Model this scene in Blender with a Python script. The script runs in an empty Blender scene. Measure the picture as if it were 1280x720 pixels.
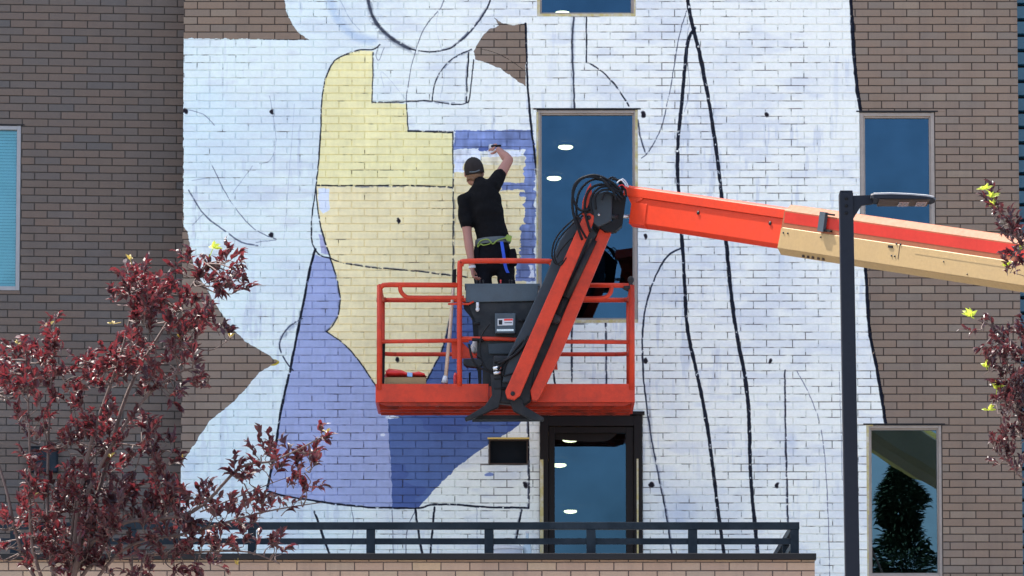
import bpy, bmesh, math, random
import numpy as np
from mathutils import Vector, Matrix
random.seed(7)
S = bpy.context.scene
COL = S.collection

# ------------------------------------------------------------------ camera
F, PITCH, SH = 5880.0, math.radians(5.4), 0.0545      # focal in 1280-px units, pitch, vertical lens shift
CAM = Vector((0.0, -42.0, 1.6))
FWD = Vector((0, math.cos(PITCH), math.sin(PITCH)))
UPV = Vector((0, -math.sin(PITCH), math.cos(PITCH)))
cd = bpy.data.cameras.new('camera'); cam = bpy.data.objects.new('camera', cd); COL.objects.link(cam)
cam.location = CAM; cam.rotation_euler = (math.pi/2 + PITCH, 0, 0)
cd.sensor_width = 36; cd.lens = F/1280*36; cd.shift_y = SH*F/1280
cd.clip_start = 0.5; cd.clip_end = 6000
S.camera = cam
S.render.resolution_x, S.render.resolution_y = 1024, 576

def P(px, py, Y=0.0):
    """point of the place seen at photo position (px,py), on the vertical plane y=Y"""
    d = FWD + Vector((1, 0, 0))*((px-640)/F) + UPV*((360-py)/F + SH)
    return CAM + d*((Y-CAM.y)/d.y)

# ------------------------------------------------------------------ light
SUN_EL, SUN_AZ = 62, -54         # high sun, to the left and just behind the plane of the front: the front itself is in open shade
w = bpy.data.worlds.new('World'); S.world = w; w.use_nodes = True
nt = w.node_tree; nt.nodes.clear()
sky = nt.nodes.new('ShaderNodeTexSky'); sky.sky_type = 'NISHITA'; sky.sun_disc = False
sky.sun_elevation = math.radians(SUN_EL); sky.sun_rotation = math.radians(SUN_AZ)
sky.altitude = 200; sky.air_density = 1.0; sky.dust_density = 3.5; sky.ozone_density = 1.0
bg = nt.nodes.new('ShaderNodeBackground'); bg.inputs[1].default_value = 0.15
wo = nt.nodes.new('ShaderNodeOutputWorld')
nt.links.new(sky.outputs[0], bg.inputs[0]); nt.links.new(bg.outputs[0], wo.inputs[0])
sl = bpy.data.lights.new('sun', 'SUN'); sl.energy = 4.4; sl.angle = math.radians(0.53); sl.color = (1, .95, .87)
so = bpy.data.objects.new('sun', sl); COL.objects.link(so)
e, a = math.radians(SUN_EL), math.radians(SUN_AZ)
sd = Vector((math.sin(a)*math.cos(e), math.cos(a)*math.cos(e), math.sin(e)))
so.rotation_euler = sd.to_track_quat('Z', 'Y').to_euler(); so.location = sd*60
S.view_settings.view_transform = 'Standard'; S.view_settings.look = 'None'
S.view_settings.exposure = 1.62; S.view_settings.gamma = 1
S.render.engine = 'CYCLES'

# ------------------------------------------------------------------ materials
def srgb(r, g, b):
    f = lambda c: (c/255/12.92) if c/255 <= .04045 else ((c/255+.055)/1.055)**2.4
    return (f(r), f(g), f(b), 1)

class NT:
    def __init__(s, name):
        s.m = bpy.data.materials.new(name); s.m.use_nodes = True
        s.t = s.m.node_tree; s.t.nodes.clear()
        s.out = s.t.nodes.new('ShaderNodeOutputMaterial')
    def n(s, typ, **kw):
        x = s.t.nodes.new('ShaderNode'+typ)
        for k, v in kw.items(): setattr(x, k, v)
        return x
    def l(s, a, b): s.t.links.new(a, b)
    def val(s, sock, v):
        if hasattr(v, 'is_linked') or hasattr(v, 'links'): s.l(v, sock)
        else: sock.default_value = v
    def math(s, op, a, b=None, c=None, clamp=False):
        x = s.n('Math', operation=op, use_clamp=clamp); s.val(x.inputs[0], a)
        if b is not None: s.val(x.inputs[1], b)
        if c is not None: s.val(x.inputs[2], c)
        return x.outputs[0]
    def mix(s, f, a, b, blend='MIX'):
        x = s.n('Mix', data_type='RGBA', blend_type=blend); s.val(x.inputs[0], f)
        s.val(x.inputs[6], a); s.val(x.inputs[7], b); return x.outputs[2]
    def noise(s, scale, detail=3, vec=None, rough=.55):
        x = s.n('TexNoise'); x.inputs['Scale'].default_value = scale; x.inputs['Detail'].default_value = detail
        x.inputs['Roughness'].default_value = rough
        if vec is not None: s.l(vec, x.inputs['Vector'])
        return x.outputs[0]
    def ramp(s, f, stops):
        x = s.n('ValToRGB'); cr = x.color_ramp
        while len(cr.elements) < len(stops): cr.elements.new(.5)
        for el, (p, c) in zip(cr.elements, stops): el.position = p; el.color = c if len(c) == 4 else (*c, 1)
        s.l(f, x.inputs[0]); return x.outputs[0]
    def bsdf(s, col, rough=.6, metal=0, spec=.5, bump=None, bs=.1, bd=.01):
        x = s.n('BsdfPrincipled'); s.val(x.inputs['Base Color'], col); s.val(x.inputs['Roughness'], rough)
        x.inputs['Metallic'].default_value = metal; x.inputs['Specular IOR Level'].default_value = spec
        if bump is not None:
            b = s.n('Bump'); b.inputs['Strength'].default_value = bs; b.inputs['Distance'].default_value = bd
            s.l(bump, b.inputs['Height']); s.l(b.outputs[0], x.inputs['Normal'])
        s.l(x.outputs[0], s.out.inputs[0]); return x

def simple(name, col, rough=.55, metal=0, dirt=.25, dscale=6, spec=.5, dcol=None, bs=.15):
    """a painted or plain surface with blotchy wear and fine grain"""
    g = NT(name)
    pos = g.n('NewGeometry').outputs['Position']
    n1 = g.noise(dscale, 5, pos, .65); n2 = g.noise(dscale*9, 3, pos)
    f = g.math('MULTIPLY', g.ramp(n1, [(.42, (0, 0, 0)), (.68, (1, 1, 1))]), dirt)
    c0 = (*col[:3], 1)
    dc = dcol if dcol else tuple(x*.45 for x in col[:3]) + (1,)
    c = g.mix(f, c0, dc)
    c = g.mix(g.math('MULTIPLY', n2, .22), c, (0.0, 0.0, 0.0, 1))
    r = g.math('ADD', rough-.08, g.math('MULTIPLY', n2, .16))
    g.bsdf(c, r, metal, spec, n2, bs, .002)
    return g.m

M = {}
M['orange'] = simple('lift_orange', (.62, .052, .02), .45, spec=.25, dirt=.55, dscale=8, dcol=(.30, .035, .02, 1))
M['orange_under'] = simple('lift_orange_under', (.40, .035, .015), .6, spec=.2, dirt=.8, dscale=7, dcol=(.06, .02, .015, 1))  # darker orange for the underside parts, with dark smudges
M['boom_orange'] = simple('boom_orange', (.63, .044, .012), .42, spec=.25, dirt=.4, dscale=2.2, dcol=(.5, .04, .02, 1))
M['stripe'] = simple('stripe_red', (.50, .026, .014), .4, spec=.25, dirt=.2, dscale=3)
M['tan'] = simple('boom_tan', (.42, .29, .135), .45, spec=.25, dirt=.3, dscale=4, dcol=(.36, .25, .13, 1))
M['salmon_cast'] = simple('boom_salmon_cast', (.30, .105, .055), .6, spec=.1, dirt=.15, dscale=3)  # pink cast of the sunlit tan boom, put into the colour
M['slate'] = simple('slate_paint', (.03, .042, .054), .5, spec=.3, dirt=.5, dscale=7, dcol=(.02, .025, .03, 1))
M['slate_light'] = simple('slate_light', (.065, .09, .112), .5, spec=.3, dirt=.5, dscale=8, dcol=(.05, .06, .07, 1))
M['black'] = simple('black_rubber', (.006, .007, .009), .7, spec=.25, dirt=.3, dscale=12)
M['blackmetal'] = simple('black_metal', (.010, .012, .016), .5, spec=.25, dirt=.4, dscale=9, dcol=(.05, .05, .05, 1))
M['steel'] = simple('steel', (.6, .6, .6), .25, .9, dirt=.3)
M['post'] = simple('post_paint', (.009, .012, .021), .55, spec=.25, dirt=.15, dscale=2)
M['rail'] = simple('rail_paint', (.004, .011, .019), .55, spec=.2, dirt=.3, dscale=4, dcol=(.05, .07, .09, 1))
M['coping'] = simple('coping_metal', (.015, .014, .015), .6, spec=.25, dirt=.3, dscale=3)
M['doorframe'] = simple('door_bronze', (.009, .006, .006), .5, spec=.2, dirt=.3, dscale=3)
M['winframe'] = simple('window_frame', (.34, .29, .25), .45, dirt=.3, dscale=5)
M['winframe_left'] = simple('window_frame_grey', (.32, .32, .33), .45, dirt=.2, dscale=5)
M['tape'] = simple('masking_tape', (.52, .43, .17), .7, dirt=.6, dscale=14, dcol=(.7, .7, .7, 1))
M['whitepl'] = simple('white_plastic', (.62, .64, .67), .5, dirt=.2)
M['wood'] = simple('pole_wood', (.62, .47, .36), .6, dirt=.3, dscale=12)
M['card'] = simple('cardboard', (.36, .24, .11), .8, dirt=.2)
M['redbag'] = simple('red_plastic', (.75, .03, .03), .35, dirt=.15)
M['bluebag'] = simple('blue_label', (.25, .45, .75), .4, dirt=.1)
M['skin'] = simple('skin', (.37, .165, .12), .55, dirt=.15, dscale=20, dcol=(.36, .13, .1, 1))
M['hair'] = simple('hair', (.20, .10, .045), .6, dirt=.5, dscale=60)
M['shirt'] = simple('black_shirt', (.005, .005, .006), .9, spec=.12, dirt=.1, dscale=9, bs=.4)
M['trouser'] = simple('dark_trousers', (.006, .006, .009), .9, spec=.12, dirt=.2, dscale=9, bs=.4)
M['cap'] = simple('cap_cloth', (.030, .025, .024), .9, spec=.15, dirt=.4, dscale=25)
M['belt'] = simple('grey_webbing', (.10, .12, .13), .8, dirt=.3, dscale=30)
M['lime'] = simple('lime_webbing', (.24, .34, .06), .8, dirt=.1)
M['bluestrap'] = simple('blue_strap', (.01, .08, .62), .5, dirt=.1)
M['bark'] = simple('plum_bark', (.13, .085, .075), .8, dirt=.5, dscale=18, bs=.6)
M['asphalt'] = simple('pale_bounce_paving', (.24, .22, .20), .9, dirt=.4, dscale=1.5, bs=.6)  # unseen ground, toned pale to bounce warm light onto the front
M['concrete'] = simple('concrete', (.44, .41, .37), .9, dirt=.4, dscale=1.2)
M['interior'] = simple('room_plaster', (.12, .13, .14), .9, dirt=.1)
M['olive'] = simple('olive_soffit', (.80, .56, .14), .7, dirt=.1)
M['brown'] = simple('brown_fascia', (.05, .028, .018), .6, dirt=.2)
M['needles'] = simple('conifer_needles', (.03, .06, .022), .7, dirt=.5, dscale=3)
M['siding'] = simple('blue_siding', (.02, .12, .21), .3, dirt=.3, dscale=3)
M['darkslat'] = simple('slot_dark', (.004, .008, .014), .6, spec=.15)
M['clear'] = simple('bottle_plastic', (.5, .62, .68), .15, dirt=.1)
M['lens'] = simple('lamp_lens', (.30, .22, .23), .2, dirt=.2, dscale=40)
M['yellowmark'] = simple('yellow_mark', (.55, .45, .08), .6)

def leafmat(name, stops, trans, rough=.33, tf=.3):
    g = NT(name)
    info = g.n('NewGeometry')
    r = info.outputs['Random Per Island']
    c = g.ramp(r, stops)
    p = g.n('BsdfPrincipled'); g.l(c, p.inputs['Base Color']); p.inputs['Roughness'].default_value = rough
    p.inputs['Specular IOR Level'].default_value = .6
    t = g.n('BsdfTranslucent'); t.inputs[0].default_value = trans
    mx = g.n('MixShader'); mx.inputs[0].default_value = tf
    g.l(p.outputs[0], mx.inputs[1]); g.l(t.outputs[0], mx.inputs[2]); g.l(mx.outputs[0], g.out.inputs[0])
    return g.m
M['leaf'] = leafmat('plum_leaf', [(0, (.024, .013, .018)), (.5, (.042, .016, .022)), (.85, (.068, .021, .027)), (1, (.16, .05, .045))], (.17, .018, .024, 1), .5)
M['leaf_dark'] = leafmat('plum_leaf_dark', [(0, (.022, .011, .016)), (.6, (.038, .014, .02)), (1, (.07, .02, .026))], (.10, .014, .018, 1), .45)
M['leaf_lime'] = leafmat('young_leaf', [(0, (.34, .42, .04)), (1, (.55, .60, .10))], (.65, .75, .08, 1), .4, .5)
M['leaf_gold'] = leafmat('golden_leaf', [(0, (.30, .20, .04)), (1, (.45, .35, .08))], (.5, .35, .05, 1), .4, .4)

def glass(name, tint, gl, fac):
    g = NT(name)
    tr = g.n('BsdfTransparent'); tr.inputs[0].default_value = (*tint, 1)
    lw = g.n('LayerWeight'); lw.inputs[0].default_value = .35
    n = g.noise(.8, 2, g.n('NewGeometry').outputs['Position'])
    b = g.n('Bump'); b.inputs['Strength'].default_value = .11; b.inputs['Distance'].default_value = .02; g.l(n, b.inputs['Height'])
    gs = g.n('BsdfGlossy'); gs.inputs[0].default_value = (*gl, 1); gs.inputs[1].default_value = .0; g.l(b.outputs[0], gs.inputs['Normal'])
    sm_ = g.noise(1.6, 5, g.n('NewGeometry').outputs['Position'], .6)
    f = g.math('ADD', g.math('ADD', fac-.10, g.math('MULTIPLY', sm_, .20)), g.math('MULTIPLY', lw.outputs['Fresnel'], .4), clamp=True)
    mx = g.n('MixShader'); g.l(f, mx.inputs[0])
    g.l(tr.outputs[0], mx.inputs[1]); g.l(gs.outputs[0], mx.inputs[2]); g.l(mx.outputs[0], g.out.inputs[0])
    return g.m
M['glass'] = glass('tinted_glass', (.22, .32, .38), (.12, .26, .42), .20)
M['glass_left'] = glass('blinds_glass', (.62, .84, .88), (.4, .6, .66), .10)
M['glass_clear'] = glass('lower_window_glass', (.22, .32, .38), (.20, .34, .45), .28)
M['blind'] = simple('blind_slat', (.66, .70, .70), .7, dirt=.1)
g = NT('downlight_glow'); em = g.n('Emission'); em.inputs[0].default_value = (1, .55, .24, 1); em.inputs[1].default_value = 20
g.l(em.outputs[0], g.out.inputs[0]); M['glow'] = g.m

# ------------------------------------------------------------------ brick coursing (metres)
PU, PV, JT = 32.42/140*1.0, 9.66/140*1.0, 0.0088
k = (P(672, 360).x-P(608, 360).x)/64
PU = 32.42*k; PV = (P(640, 340).z-P(640, 380).z)/40*9.66
U0, V0 = P(1085, 11.3).x, P(1101, 11.3).z

# ------------------------------------------------------------------ the mural as paint: a generated picture laid on the wall by position
CX0, CX1, CZ0, CZ1, RES = -3.05, 3.55, 4.4, 10.9, .0034
def make_mural():
    W, H = int((CX1-CX0)/RES), int((CZ1-CZ0)/RES)
    xs = CX0+(np.arange(W)+.5)*RES; zs = CZ0+(np.arange(H)+.5)*RES
    X, Z = np.meshgrid(xs, zs); X = X.astype(np.float32); Z = Z.astype(np.float32)
    dz = Z-CAM.z; dy = -CAM.y
    dep = dy*FWD.y+dz*FWD.z
    PX = 640+F*X/dep; PY = 360-F*((dy*UPV.y+dz*UPV.z)/dep-SH)
    rng = np.random.default_rng(3)
    def vn(cell, sx=1., sy=1.):
        gw, gh = int((CX1-CX0)/(cell*sx))+3, int((CZ1-CZ0)/(cell*sy))+3
        G = rng.random((gh, gw)).astype(np.float32)
        fx = (xs-CX0)/(cell*sx); fy = (zs-CZ0)/(cell*sy)
        ix = fx.astype(int); iy = fy.astype(int); tx = (fx-ix).astype(np.float32); ty = (fy-iy).astype(np.float32)
        tx = tx*tx*(3-2*tx); ty = (ty*ty*(3-2*ty))[:, None]
        R0 = G[:, ix]*(1-tx)+G[:, ix+1]*tx
        return R0[iy]*(1-ty)+R0[iy+1]*ty
    def fb(cell, n=4, sx=1., sy=1.):
        o = 0; a = 1; t = 0
        for i in range(n): o = o+a*vn(cell/2**i, sx, sy); t += a; a *= .55
        return o/t
    j1, j2 = fb(.05, 3)-.5, fb(.05, 3)-.5
    QX, QY = PX+j1*3.0, PY+j2*3.0            # hand-painted edges wander a little
    def smooth(pts, closed=False, n=6):
        pts = [np.array(p, float) for p in pts]; o = []
        N = len(pts)
        for i in range(N if closed else N-1):
            p0 = pts[i-1] if (closed or i) else pts[0]; p1 = pts[i]; p2 = pts[(i+1) % N]
            p3 = pts[(i+2) % N] if (closed or i+2 < N) else p2
            for t in np.linspace(0, 1, n, endpoint=False):
                o.append(.5*((2*p1)+(-p0+p2)*t+(2*p0-5*p1+4*p2-p3)*t*t+(-p0+3*p1-3*p2+p3)*t**3))
        if not closed: o.append(pts[-1])
        return np.array(o)
    def win(x0, y0, x1, y1):
        a = P(x0, y1); b = P(x1, y0)
        c0 = max(0, int((a.x-.06-CX0)/RES)); c1 = min(W, int((b.x+.06-CX0)/RES)+1)
        r0 = max(0, int((min(a.z, P(x1, y1).z)-.06-CZ0)/RES)); r1 = min(H, int((b.z+.06-CZ0)/RES)+1)
        return slice(r0, r1), slice(c0, c1)
    def poly(pts):
        pts = np.array(pts, float); m = np.zeros((H, W), bool)
        s = win(pts[:, 0].min(), pts[:, 1].min(), pts[:, 0].max(), pts[:, 1].max())
        x = QX[s]; y = QY[s]; r = np.zeros(x.shape, bool)
        n = len(pts)
        for i in range(n):
            x1, y1 = pts[i]; x2, y2 = pts[(i+1) % n]
            if abs(y1-y2) < 1e-6: continue
            r ^= ((y1 > y) != (y2 > y)) & (x < (x2-x1)*(y-y1)/(y2-y1)+x1)
        m[s] = r; return m
    RGB = np.zeros((H, W, 3), np.float32); A = np.zeros((H, W), np.float32)
    def put(mask, col, var=.0, amt=1.):
        c = np.array(col, np.float32)/255
        v = (fb(.35, 4)-.5)*var*1.6+((fb(.03, 2, 1., 5.)-.5)+(fb(.03, 2, 5., 1.)-.5))*var*.9
        m = (mask*amt)[..., None] if mask.dtype != bool else mask[..., None].astype(np.float32)*amt
        RGB[:] = RGB*(1-m)+(c[None, None]*(1+v[..., None]))*m
    # white ground coat
    white = poly([(229, 48), (386, 50), (376, 44), (367, 34), (358, 16), (352, -30), (1059, -30), (1063, 12), (1068, 60), (1071, 105), (1075, 140),
                  (1078, 280), (1081, 335), (1083, 380), (1086, 420), (1093, 452), (1100, 490), (1107, 532), (1084, 532), (1086, 620), (1090, 900), (215, 900),
                  (221, 600), (228, 578), (233, 569), (240, 560), (252, 541), (262, 526), (280, 511), (300, 494), (324, 466), (347, 452), (332, 442), (305, 426),
                  (285, 406), (270, 382), (255, 355), (243, 335), (238, 315), (234, 290), (229, 284)])
    white &= ~poly([(617, 23), (627, 29), (642, 32), (657, 30), (657, 108), (640, 96), (626, 86), (610, 79), (594, 75), (593, 64), (598, 52), (612, 37), (624, 32)])
    put(white, (234, 237, 230), .0); put((np.clip((640-PX)/380, 0, 1)*white).astype(np.float32), (224, 238, 234), 0, .85)  # white coat; bluish sky light tinted into the colour towards the left
    A[white] = 1
    thin = np.clip((fb(.5, 5)-.50)*5, 0, 1)*white       # thin coats: the grey primer shows through
    put(thin.astype(np.float32), (206, 213, 219), 0, .5)
    thin2 = np.clip((fb(.16, 4, 2.2, .8)-.56)*6, 0, 1)*white
    put(thin2.astype(np.float32), (208, 214, 220), 0, .6); st2 = np.clip((fb(.09, 4, .5, 3.2)-.60)*8, 0, 1)*white*np.clip((fb(.8, 2)-.4)*4, 0, 1); put(st2.astype(np.float32), (192, 200, 211), 0, .6)
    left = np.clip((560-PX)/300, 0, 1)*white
    put((left*np.clip((fb(.7, 3)-.35)*3, 0, 1)).astype(np.float32), (204, 224, 232), 0, .5)  # more of the bluish sky light painted into the left part
    # the colour fields
    Y1 = [(466, 64), (450, 64), (436, 67), (420, 75), (410, 90), (405, 108), (402, 130), (401, 160), (399, 195), (396, 233), (566, 233), (566, 165), (510, 164), (508, 130), (466, 128)]
    CR = [(396, 233), (397, 262), (402, 288), (412, 320), (420, 345), (425, 372), (423, 394), (408, 415), (430, 430), (450, 453), (468, 480), (482, 500), (515, 500), (532, 480), (551, 441), (562, 400), (566, 345), (566, 233)]
    LV = [(392, 317), (400, 321), (413, 323), (420, 345), (425, 372), (423, 394), (408, 415), (430, 430), (450, 453), (468, 480), (482, 505), (486, 545), (489, 585), (490, 635), (460, 633), (420, 630), (380, 624), (334, 614), (344, 560), (351, 515), (362, 465), (372, 415), (380, 375), (385, 342)]
    DB = [(482, 500), (515, 500), (532, 480), (551, 441), (562, 400), (565, 378), (576, 373), (588, 376), (668, 376), (668, 500), (648, 532), (625, 548), (600, 562), (580, 577), (560, 595), (540, 615), (524, 634), (490, 635), (489, 585), (486, 545)]
    PN = [(567, 205), (657, 196), (657, 378), (564, 378)]
    for pl, c in ((Y1, (238, 229, 174)), (CR, (239, 225, 178)), (PN, (240, 226, 180)), (LV, (160, 171, 208)), (DB, (86, 108, 158))):
        mk = poly(pl); put(mk, c, .06)
    g1 = poly([(398, 236), (411, 236), (412, 262), (404, 268), (398, 262)]); put(g1, (222, 230, 240))
    g1 = poly([(399, 292), (404, 296), (411, 319), (401, 316)]); put(g1, (176, 178, 208))
    # second coat streaks on the lavender, and the fresh brushwork at the painter
    m = poly(DB) & (fb(.25, 3, 2.5, .7) > .56); put(m, (62, 78, 136), 0, .35)
    bw = (fb(.06, 3, 4, .6)-.5)*7
    def band(x0, y0, x1, y1, col=(120, 135, 178)):
        mk = (QX > x0+bw) & (QX < x1+bw) & (QY > y0+bw*.35) & (QY < y1+bw*.35); put(mk, col, .25)
    band(567, 163, 668, 187); band(600, 184, 612, 190, (88, 104, 158)); band(656, 185, 669, 352); band(626, 229, 660, 238); band(645, 325, 668, 352); band(650, 280, 662, 345)
    band(648, 240, 656, 246)
    band(568, 188, 600, 200, (228, 233, 240)); band(568, 200, 580, 216, (222, 228, 240)); band(610, 189, 652, 196, (226, 231, 238)); band(600, 196, 655, 206, (232, 226, 200))
    put((poly([(661, 331), (667, 331), (668, 348), (660, 346), (664, 340)])), (226, 230, 240))
    # touch-up flecks
    for (x, y, rx, ry, c) in ((490, 522, 9, 2, (225, 232, 240)), (612, 593, 6, 2, (120, 140, 190)), (478, 543, 3, 1.5, (220, 225, 235)), (592, 438, 5, 6, (215, 222, 235)), (341, 453, 7, 4, (180, 160, 60))):
        put((((QX-x)/rx)**2+((QY-y)/ry)**2 < 1), c)
    # how well the joints are filled with paint (stored in alpha)
    fill = .68+.6*(fb(.35, 4)-.5)
    fill += np.where(PX < 600, .10, -.04)+np.where((PX > 1010) & (PY < 330), .18, 0)-np.where(PY > 440, .06, 0)
    A[:] = np.where(A > 0, .5+.5*np.clip(fill, 0, 1), 0)
    # charcoal and brush lines
    def line(pts, wd, col=(20, 24, 36), op=.95, soft=.5, dry=.0, sm=True):
        q = smooth(pts) if sm and len(pts) > 2 else np.array(pts, float)
        s = win(q[:, 0].min()-wd*3, q[:, 1].min()-wd*3, q[:, 0].max()+wd*3, q[:, 1].max()+wd*3)
        x = PX[s]+j1[s]*1.3; y = PY[s]+j2[s]*1.3; d = np.full(x.shape, 1e9, np.float32)
        for (x1, y1), (x2, y2) in zip(q[:-1], q[1:]):
            L = (x2-x1)**2+(y2-y1)**2
            if L < 1e-6: continue
            lo_y, hi_y = min(y1, y2)-wd*3-2, max(y1, y2)+wd*3+2
            t = np.clip(((x-x1)*(x2-x1)+(y-y1)*(y2-y1))/L, 0, 1)
            d = np.minimum(d, (x-x1-t*(x2-x1))**2+(y-y1-t*(y2-y1))**2)
        d = np.sqrt(d); wv = wd/2*(1+.5*(NV[s]-.5))
        m = np.clip((wv-d)/max(soft, .05)+.5, 0, 1)*op
        if dry: m *= np.clip((NF[s]-dry)*6+.5, 0, 1)
        c = np.array(col, np.float32)/255
        RGB[s] = RGB[s]*(1-m[..., None])+c*m[..., None]
        A[s] = np.maximum(A[s], np.where(m > .5, .86, 0))
    NV = fb(.12, 3); NF = fb(.03, 3); rl_ = np.random.default_rng(8)
    def K(pts, wd, col=(20, 24, 36), op=.95, soft=.5, dry=.0, sm=True):
        if wd >= 1.3 and op > .8:       # searching pencil strokes beside the bold line
            for _ in range(2):
                o_ = rl_.uniform(-2.6, 2.6, 2); a_ = int(rl_.integers(0, max(1, len(pts)-2))); b_ = min(len(pts), a_+int(rl_.integers(2, 5)))
                q = [(x+o_[0]*rl_.uniform(.3, 1), y+o_[1]*rl_.uniform(.3, 1)) for x, y in pts[a_:b_]]
                if len(q) > 1: line(q, wd*.45+.6, (95, 102, 122), .5, 1., .40, sm)
        line(pts, wd, col, op, soft, dry or (.30 if wd < 2.2 else .24), sm)
    K([(475, 56), (466, 62), (450, 63), (436, 67), (420, 75), (410, 90), (405, 108), (402, 130), (401, 160), (399, 195), (395, 233), (391, 262), (389, 290), (392, 308), (400, 319), (413, 323)], 1.5)
    K([(395, 234), (397, 262), (402, 288), (412, 320), (420, 345), (425, 372), (423, 394)], 1.5)
    K([(423, 394), (416, 407), (408, 415)], 1.3); K([(408, 415), (430, 430), (450, 453), (468, 480), (480, 500)], 1.4)
    K([(394, 312), (387, 338), (380, 375), (372, 415), (362, 465), (351, 515), (344, 560), (334, 612)], 2.9)
    K([(334, 614), (352, 619), (380, 624), (420, 630), (460, 634), (490, 635), (525, 635), (540, 631), (570, 631), (610, 634), (661, 635)], 2.3)
    K([(661, 635), (661, 580), (660, 522)], 2)
    K([(397, 232), (450, 232.3), (510, 232), (566, 234)], 1.6, op=.9, sm=False)
    K([(566, 165), (566.5, 250), (566, 345), (562, 400), (551, 441), (530, 482)], 1.6, op=.85)
    K([(413, 323), (430, 329), (470, 335), (520, 339), (560, 344), (592, 347)], 1.4, dry=.35)
    K([(466, 66), (466, 95), (465, 128)], 1.3, sm=False); K([(466, 128), (495, 128), (530, 126), (548, 128), (570, 131), (583, 129), (587, 122), (592, 75)], 1.4)
    K([(540, 126), (544, 103), (554, 85), (568, 72), (589, 62)], 1.4); K([(586, 66), (584, 95), (583, 128)], 1.6)
    K([(508, 130), (510, 164)], 1.2); K([(510, 164), (540, 165), (566, 166)], 1.7)
    K([(560, -20), (552, 8), (534, 30), (524, 50), (515, 80), (509, 115), (508, 130)], 1., (70, 75, 90), .8)
    K([(459, -20), (461, 5), (468, 25), (480, 40), (495, 52), (512, 61)], 3.6, (35, 38, 50), .85, 1.5)
    K([(462, -5), (466, 25), (484, 46), (500, 56), (520, 65)], 7, (90, 98, 115), .45, 4, .45)
    K([(512, 61), (530, 65), (550, 64), (565, 59), (582, 46), (597, 28), (610, 8), (617, -20)], 1.8, (28, 30, 42)); K([(575, 52), (595, 30), (609, 10)], 3., (60, 66, 85), .5, 1.5, .4)
    K([(409, -10), (420, 20), (440, 43), (466, 52)], 10, (165, 188, 215), .5, 6); K([(425, 0), (438, 25), (450, 38)], 1, (130, 145, 165), .5)
    K([(473, 58), (470, 70), (474, 75), (480, 60)], .9, (90, 95, 110), .7)
    K([(480, 110), (478, 90), (510, 128)], .8, (150, 160, 180), .4)
    K([(560, -10), (545, 30), (556, 80), (550, 125)], .7, (150, 160, 180), .4)
    K([(657, 30), (659, 95), (663, 150), (668, 190), (671, 218)], 2.6)
    K([(717, 22), (715, 60), (717, 100), (718, 136)], 2.2, (30, 34, 46), .9); K([(716, 22), (715.5, 136)], 5, (120, 130, 150), .25, 3, sm=False)
    K([(733, 22), (733, 78)], 1.5); K([(733, 78), (748, 86), (765, 102), (777, 118), (786, 133)], 1.6)
    K([(858, -20), (861, 10), (866, 34), (873, 62), (881, 100), (889, 145), (896, 195), (902, 245), (906, 285), (913, 360), (921, 420), (931, 470), (936, 520), (938, 590), (942, 640), (948, 700), (952, 740)], 4.6)
    K([(868, 36), (860, 52), (856, 85), (852, 130), (848, 170), (847, 220), (851, 280), (855, 340), (858, 400), (865, 440), (876, 490), (885, 540), (893, 600), (899, 650), (906, 700), (910, 740)], 4.3)
    K([(862, 30), (858, 60), (862, 110), (855, 140)], 1, (110, 120, 140), .4)
    K([(858, 14), (849, 45), (843, 80), (837, 115), (828, 155), (814, 185), (802, 198)], 1.2, (60, 66, 84), .85)
    K([(797, 150), (800, 170), (806, 190)], 1.3, (50, 55, 70)); 
    K([(852, 310), (836, 319), (822, 340), (810, 372), (804, 405), (803, 445), (806, 490), (813, 540), (822, 590), (832, 640), (841, 700)], 2.0, (32, 38, 54))
    K([(811, 510), (815, 560), (824, 590)], 5, (110, 120, 140), .3, 3)
    K([(981, 463), (982, 540), (985, 660)], 1.8, (34, 36, 50)); K([(996, 464), (1013, 497), (1027, 540), (1034, 620), (1037, 720)], 1., (90, 95, 115), .8)
    K([(1049, 465), (1051, 530), (1053, 600)], 1., (110, 115, 130), .6)
    K([(1062, -20), (1065, 25), (1068, 75), (1072, 115), (1076, 140)], 4.2); K([(1081, 320), (1084, 370), (1087, 415), (1094, 450), (1101, 490), (1107, 530)], 4)
    K([(393, 640), (403, 668), (414, 700)], 2.8); K([(519, 636), (523, 665), (529, 700)], 2.6); K([(543, 634), (541, 660), (537, 700)], 2.4)
    K([(439, 634), (442, 660), (436, 700)], 1, (100, 110, 125), .8); K([(490, 636), (492, 700)], 1, (80, 88, 105), .8); K([(518, 640), (509, 662), (507, 700)], 1.1, (70, 78, 95), .8)
    K([(596, 635), (597, 700)], .8, (120, 130, 145), .6); K([(652, 638), (644, 680)], 2.1)
    K([(715, 404), (714.5, 477)], 2, (34, 38, 52), sm=False); K([(757, 404), (758, 482)], 1.8, (34, 38, 52), sm=False); K([(691, 460), (694, 482)], 2)
    K([(262, 200), (280, 238), (300, 268), (320, 288), (345, 299)], 1.1, (80, 88, 108), .8); K([(236, 238), (255, 268), (280, 288), (302, 303), (322, 307)], 1.7, (70, 78, 98), .8)
    K([(316, 208), (303, 225), (290, 243)], .9, (130, 140, 160), .6); K([(255, 267), (240, 282)], .8, (110, 120, 140), .6)
    K([(262, 222), (240, 226)], .8, (120, 130, 150), .6); K([(233, 137), (255, 144), (268, 157)], .9, (110, 120, 140), .8)
    K([(337, 120), (345, 175), (338, 200), (324, 205)], .8, (120, 130, 150), .6); K([(368, 130), (362, 210), (355, 300)], .7, (150, 160, 180), .5)
    K([(378, 398), (362, 408), (352, 422), (350, 435), (356, 450), (366, 463)], 1.6, (50, 56, 74)); K([(377, 400), (362, 410), (354, 425)], 5, (120, 132, 155), .45, 3, .45)
    K([(345, 300), (320, 303)], 1, (100, 110, 130), .7)
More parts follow.
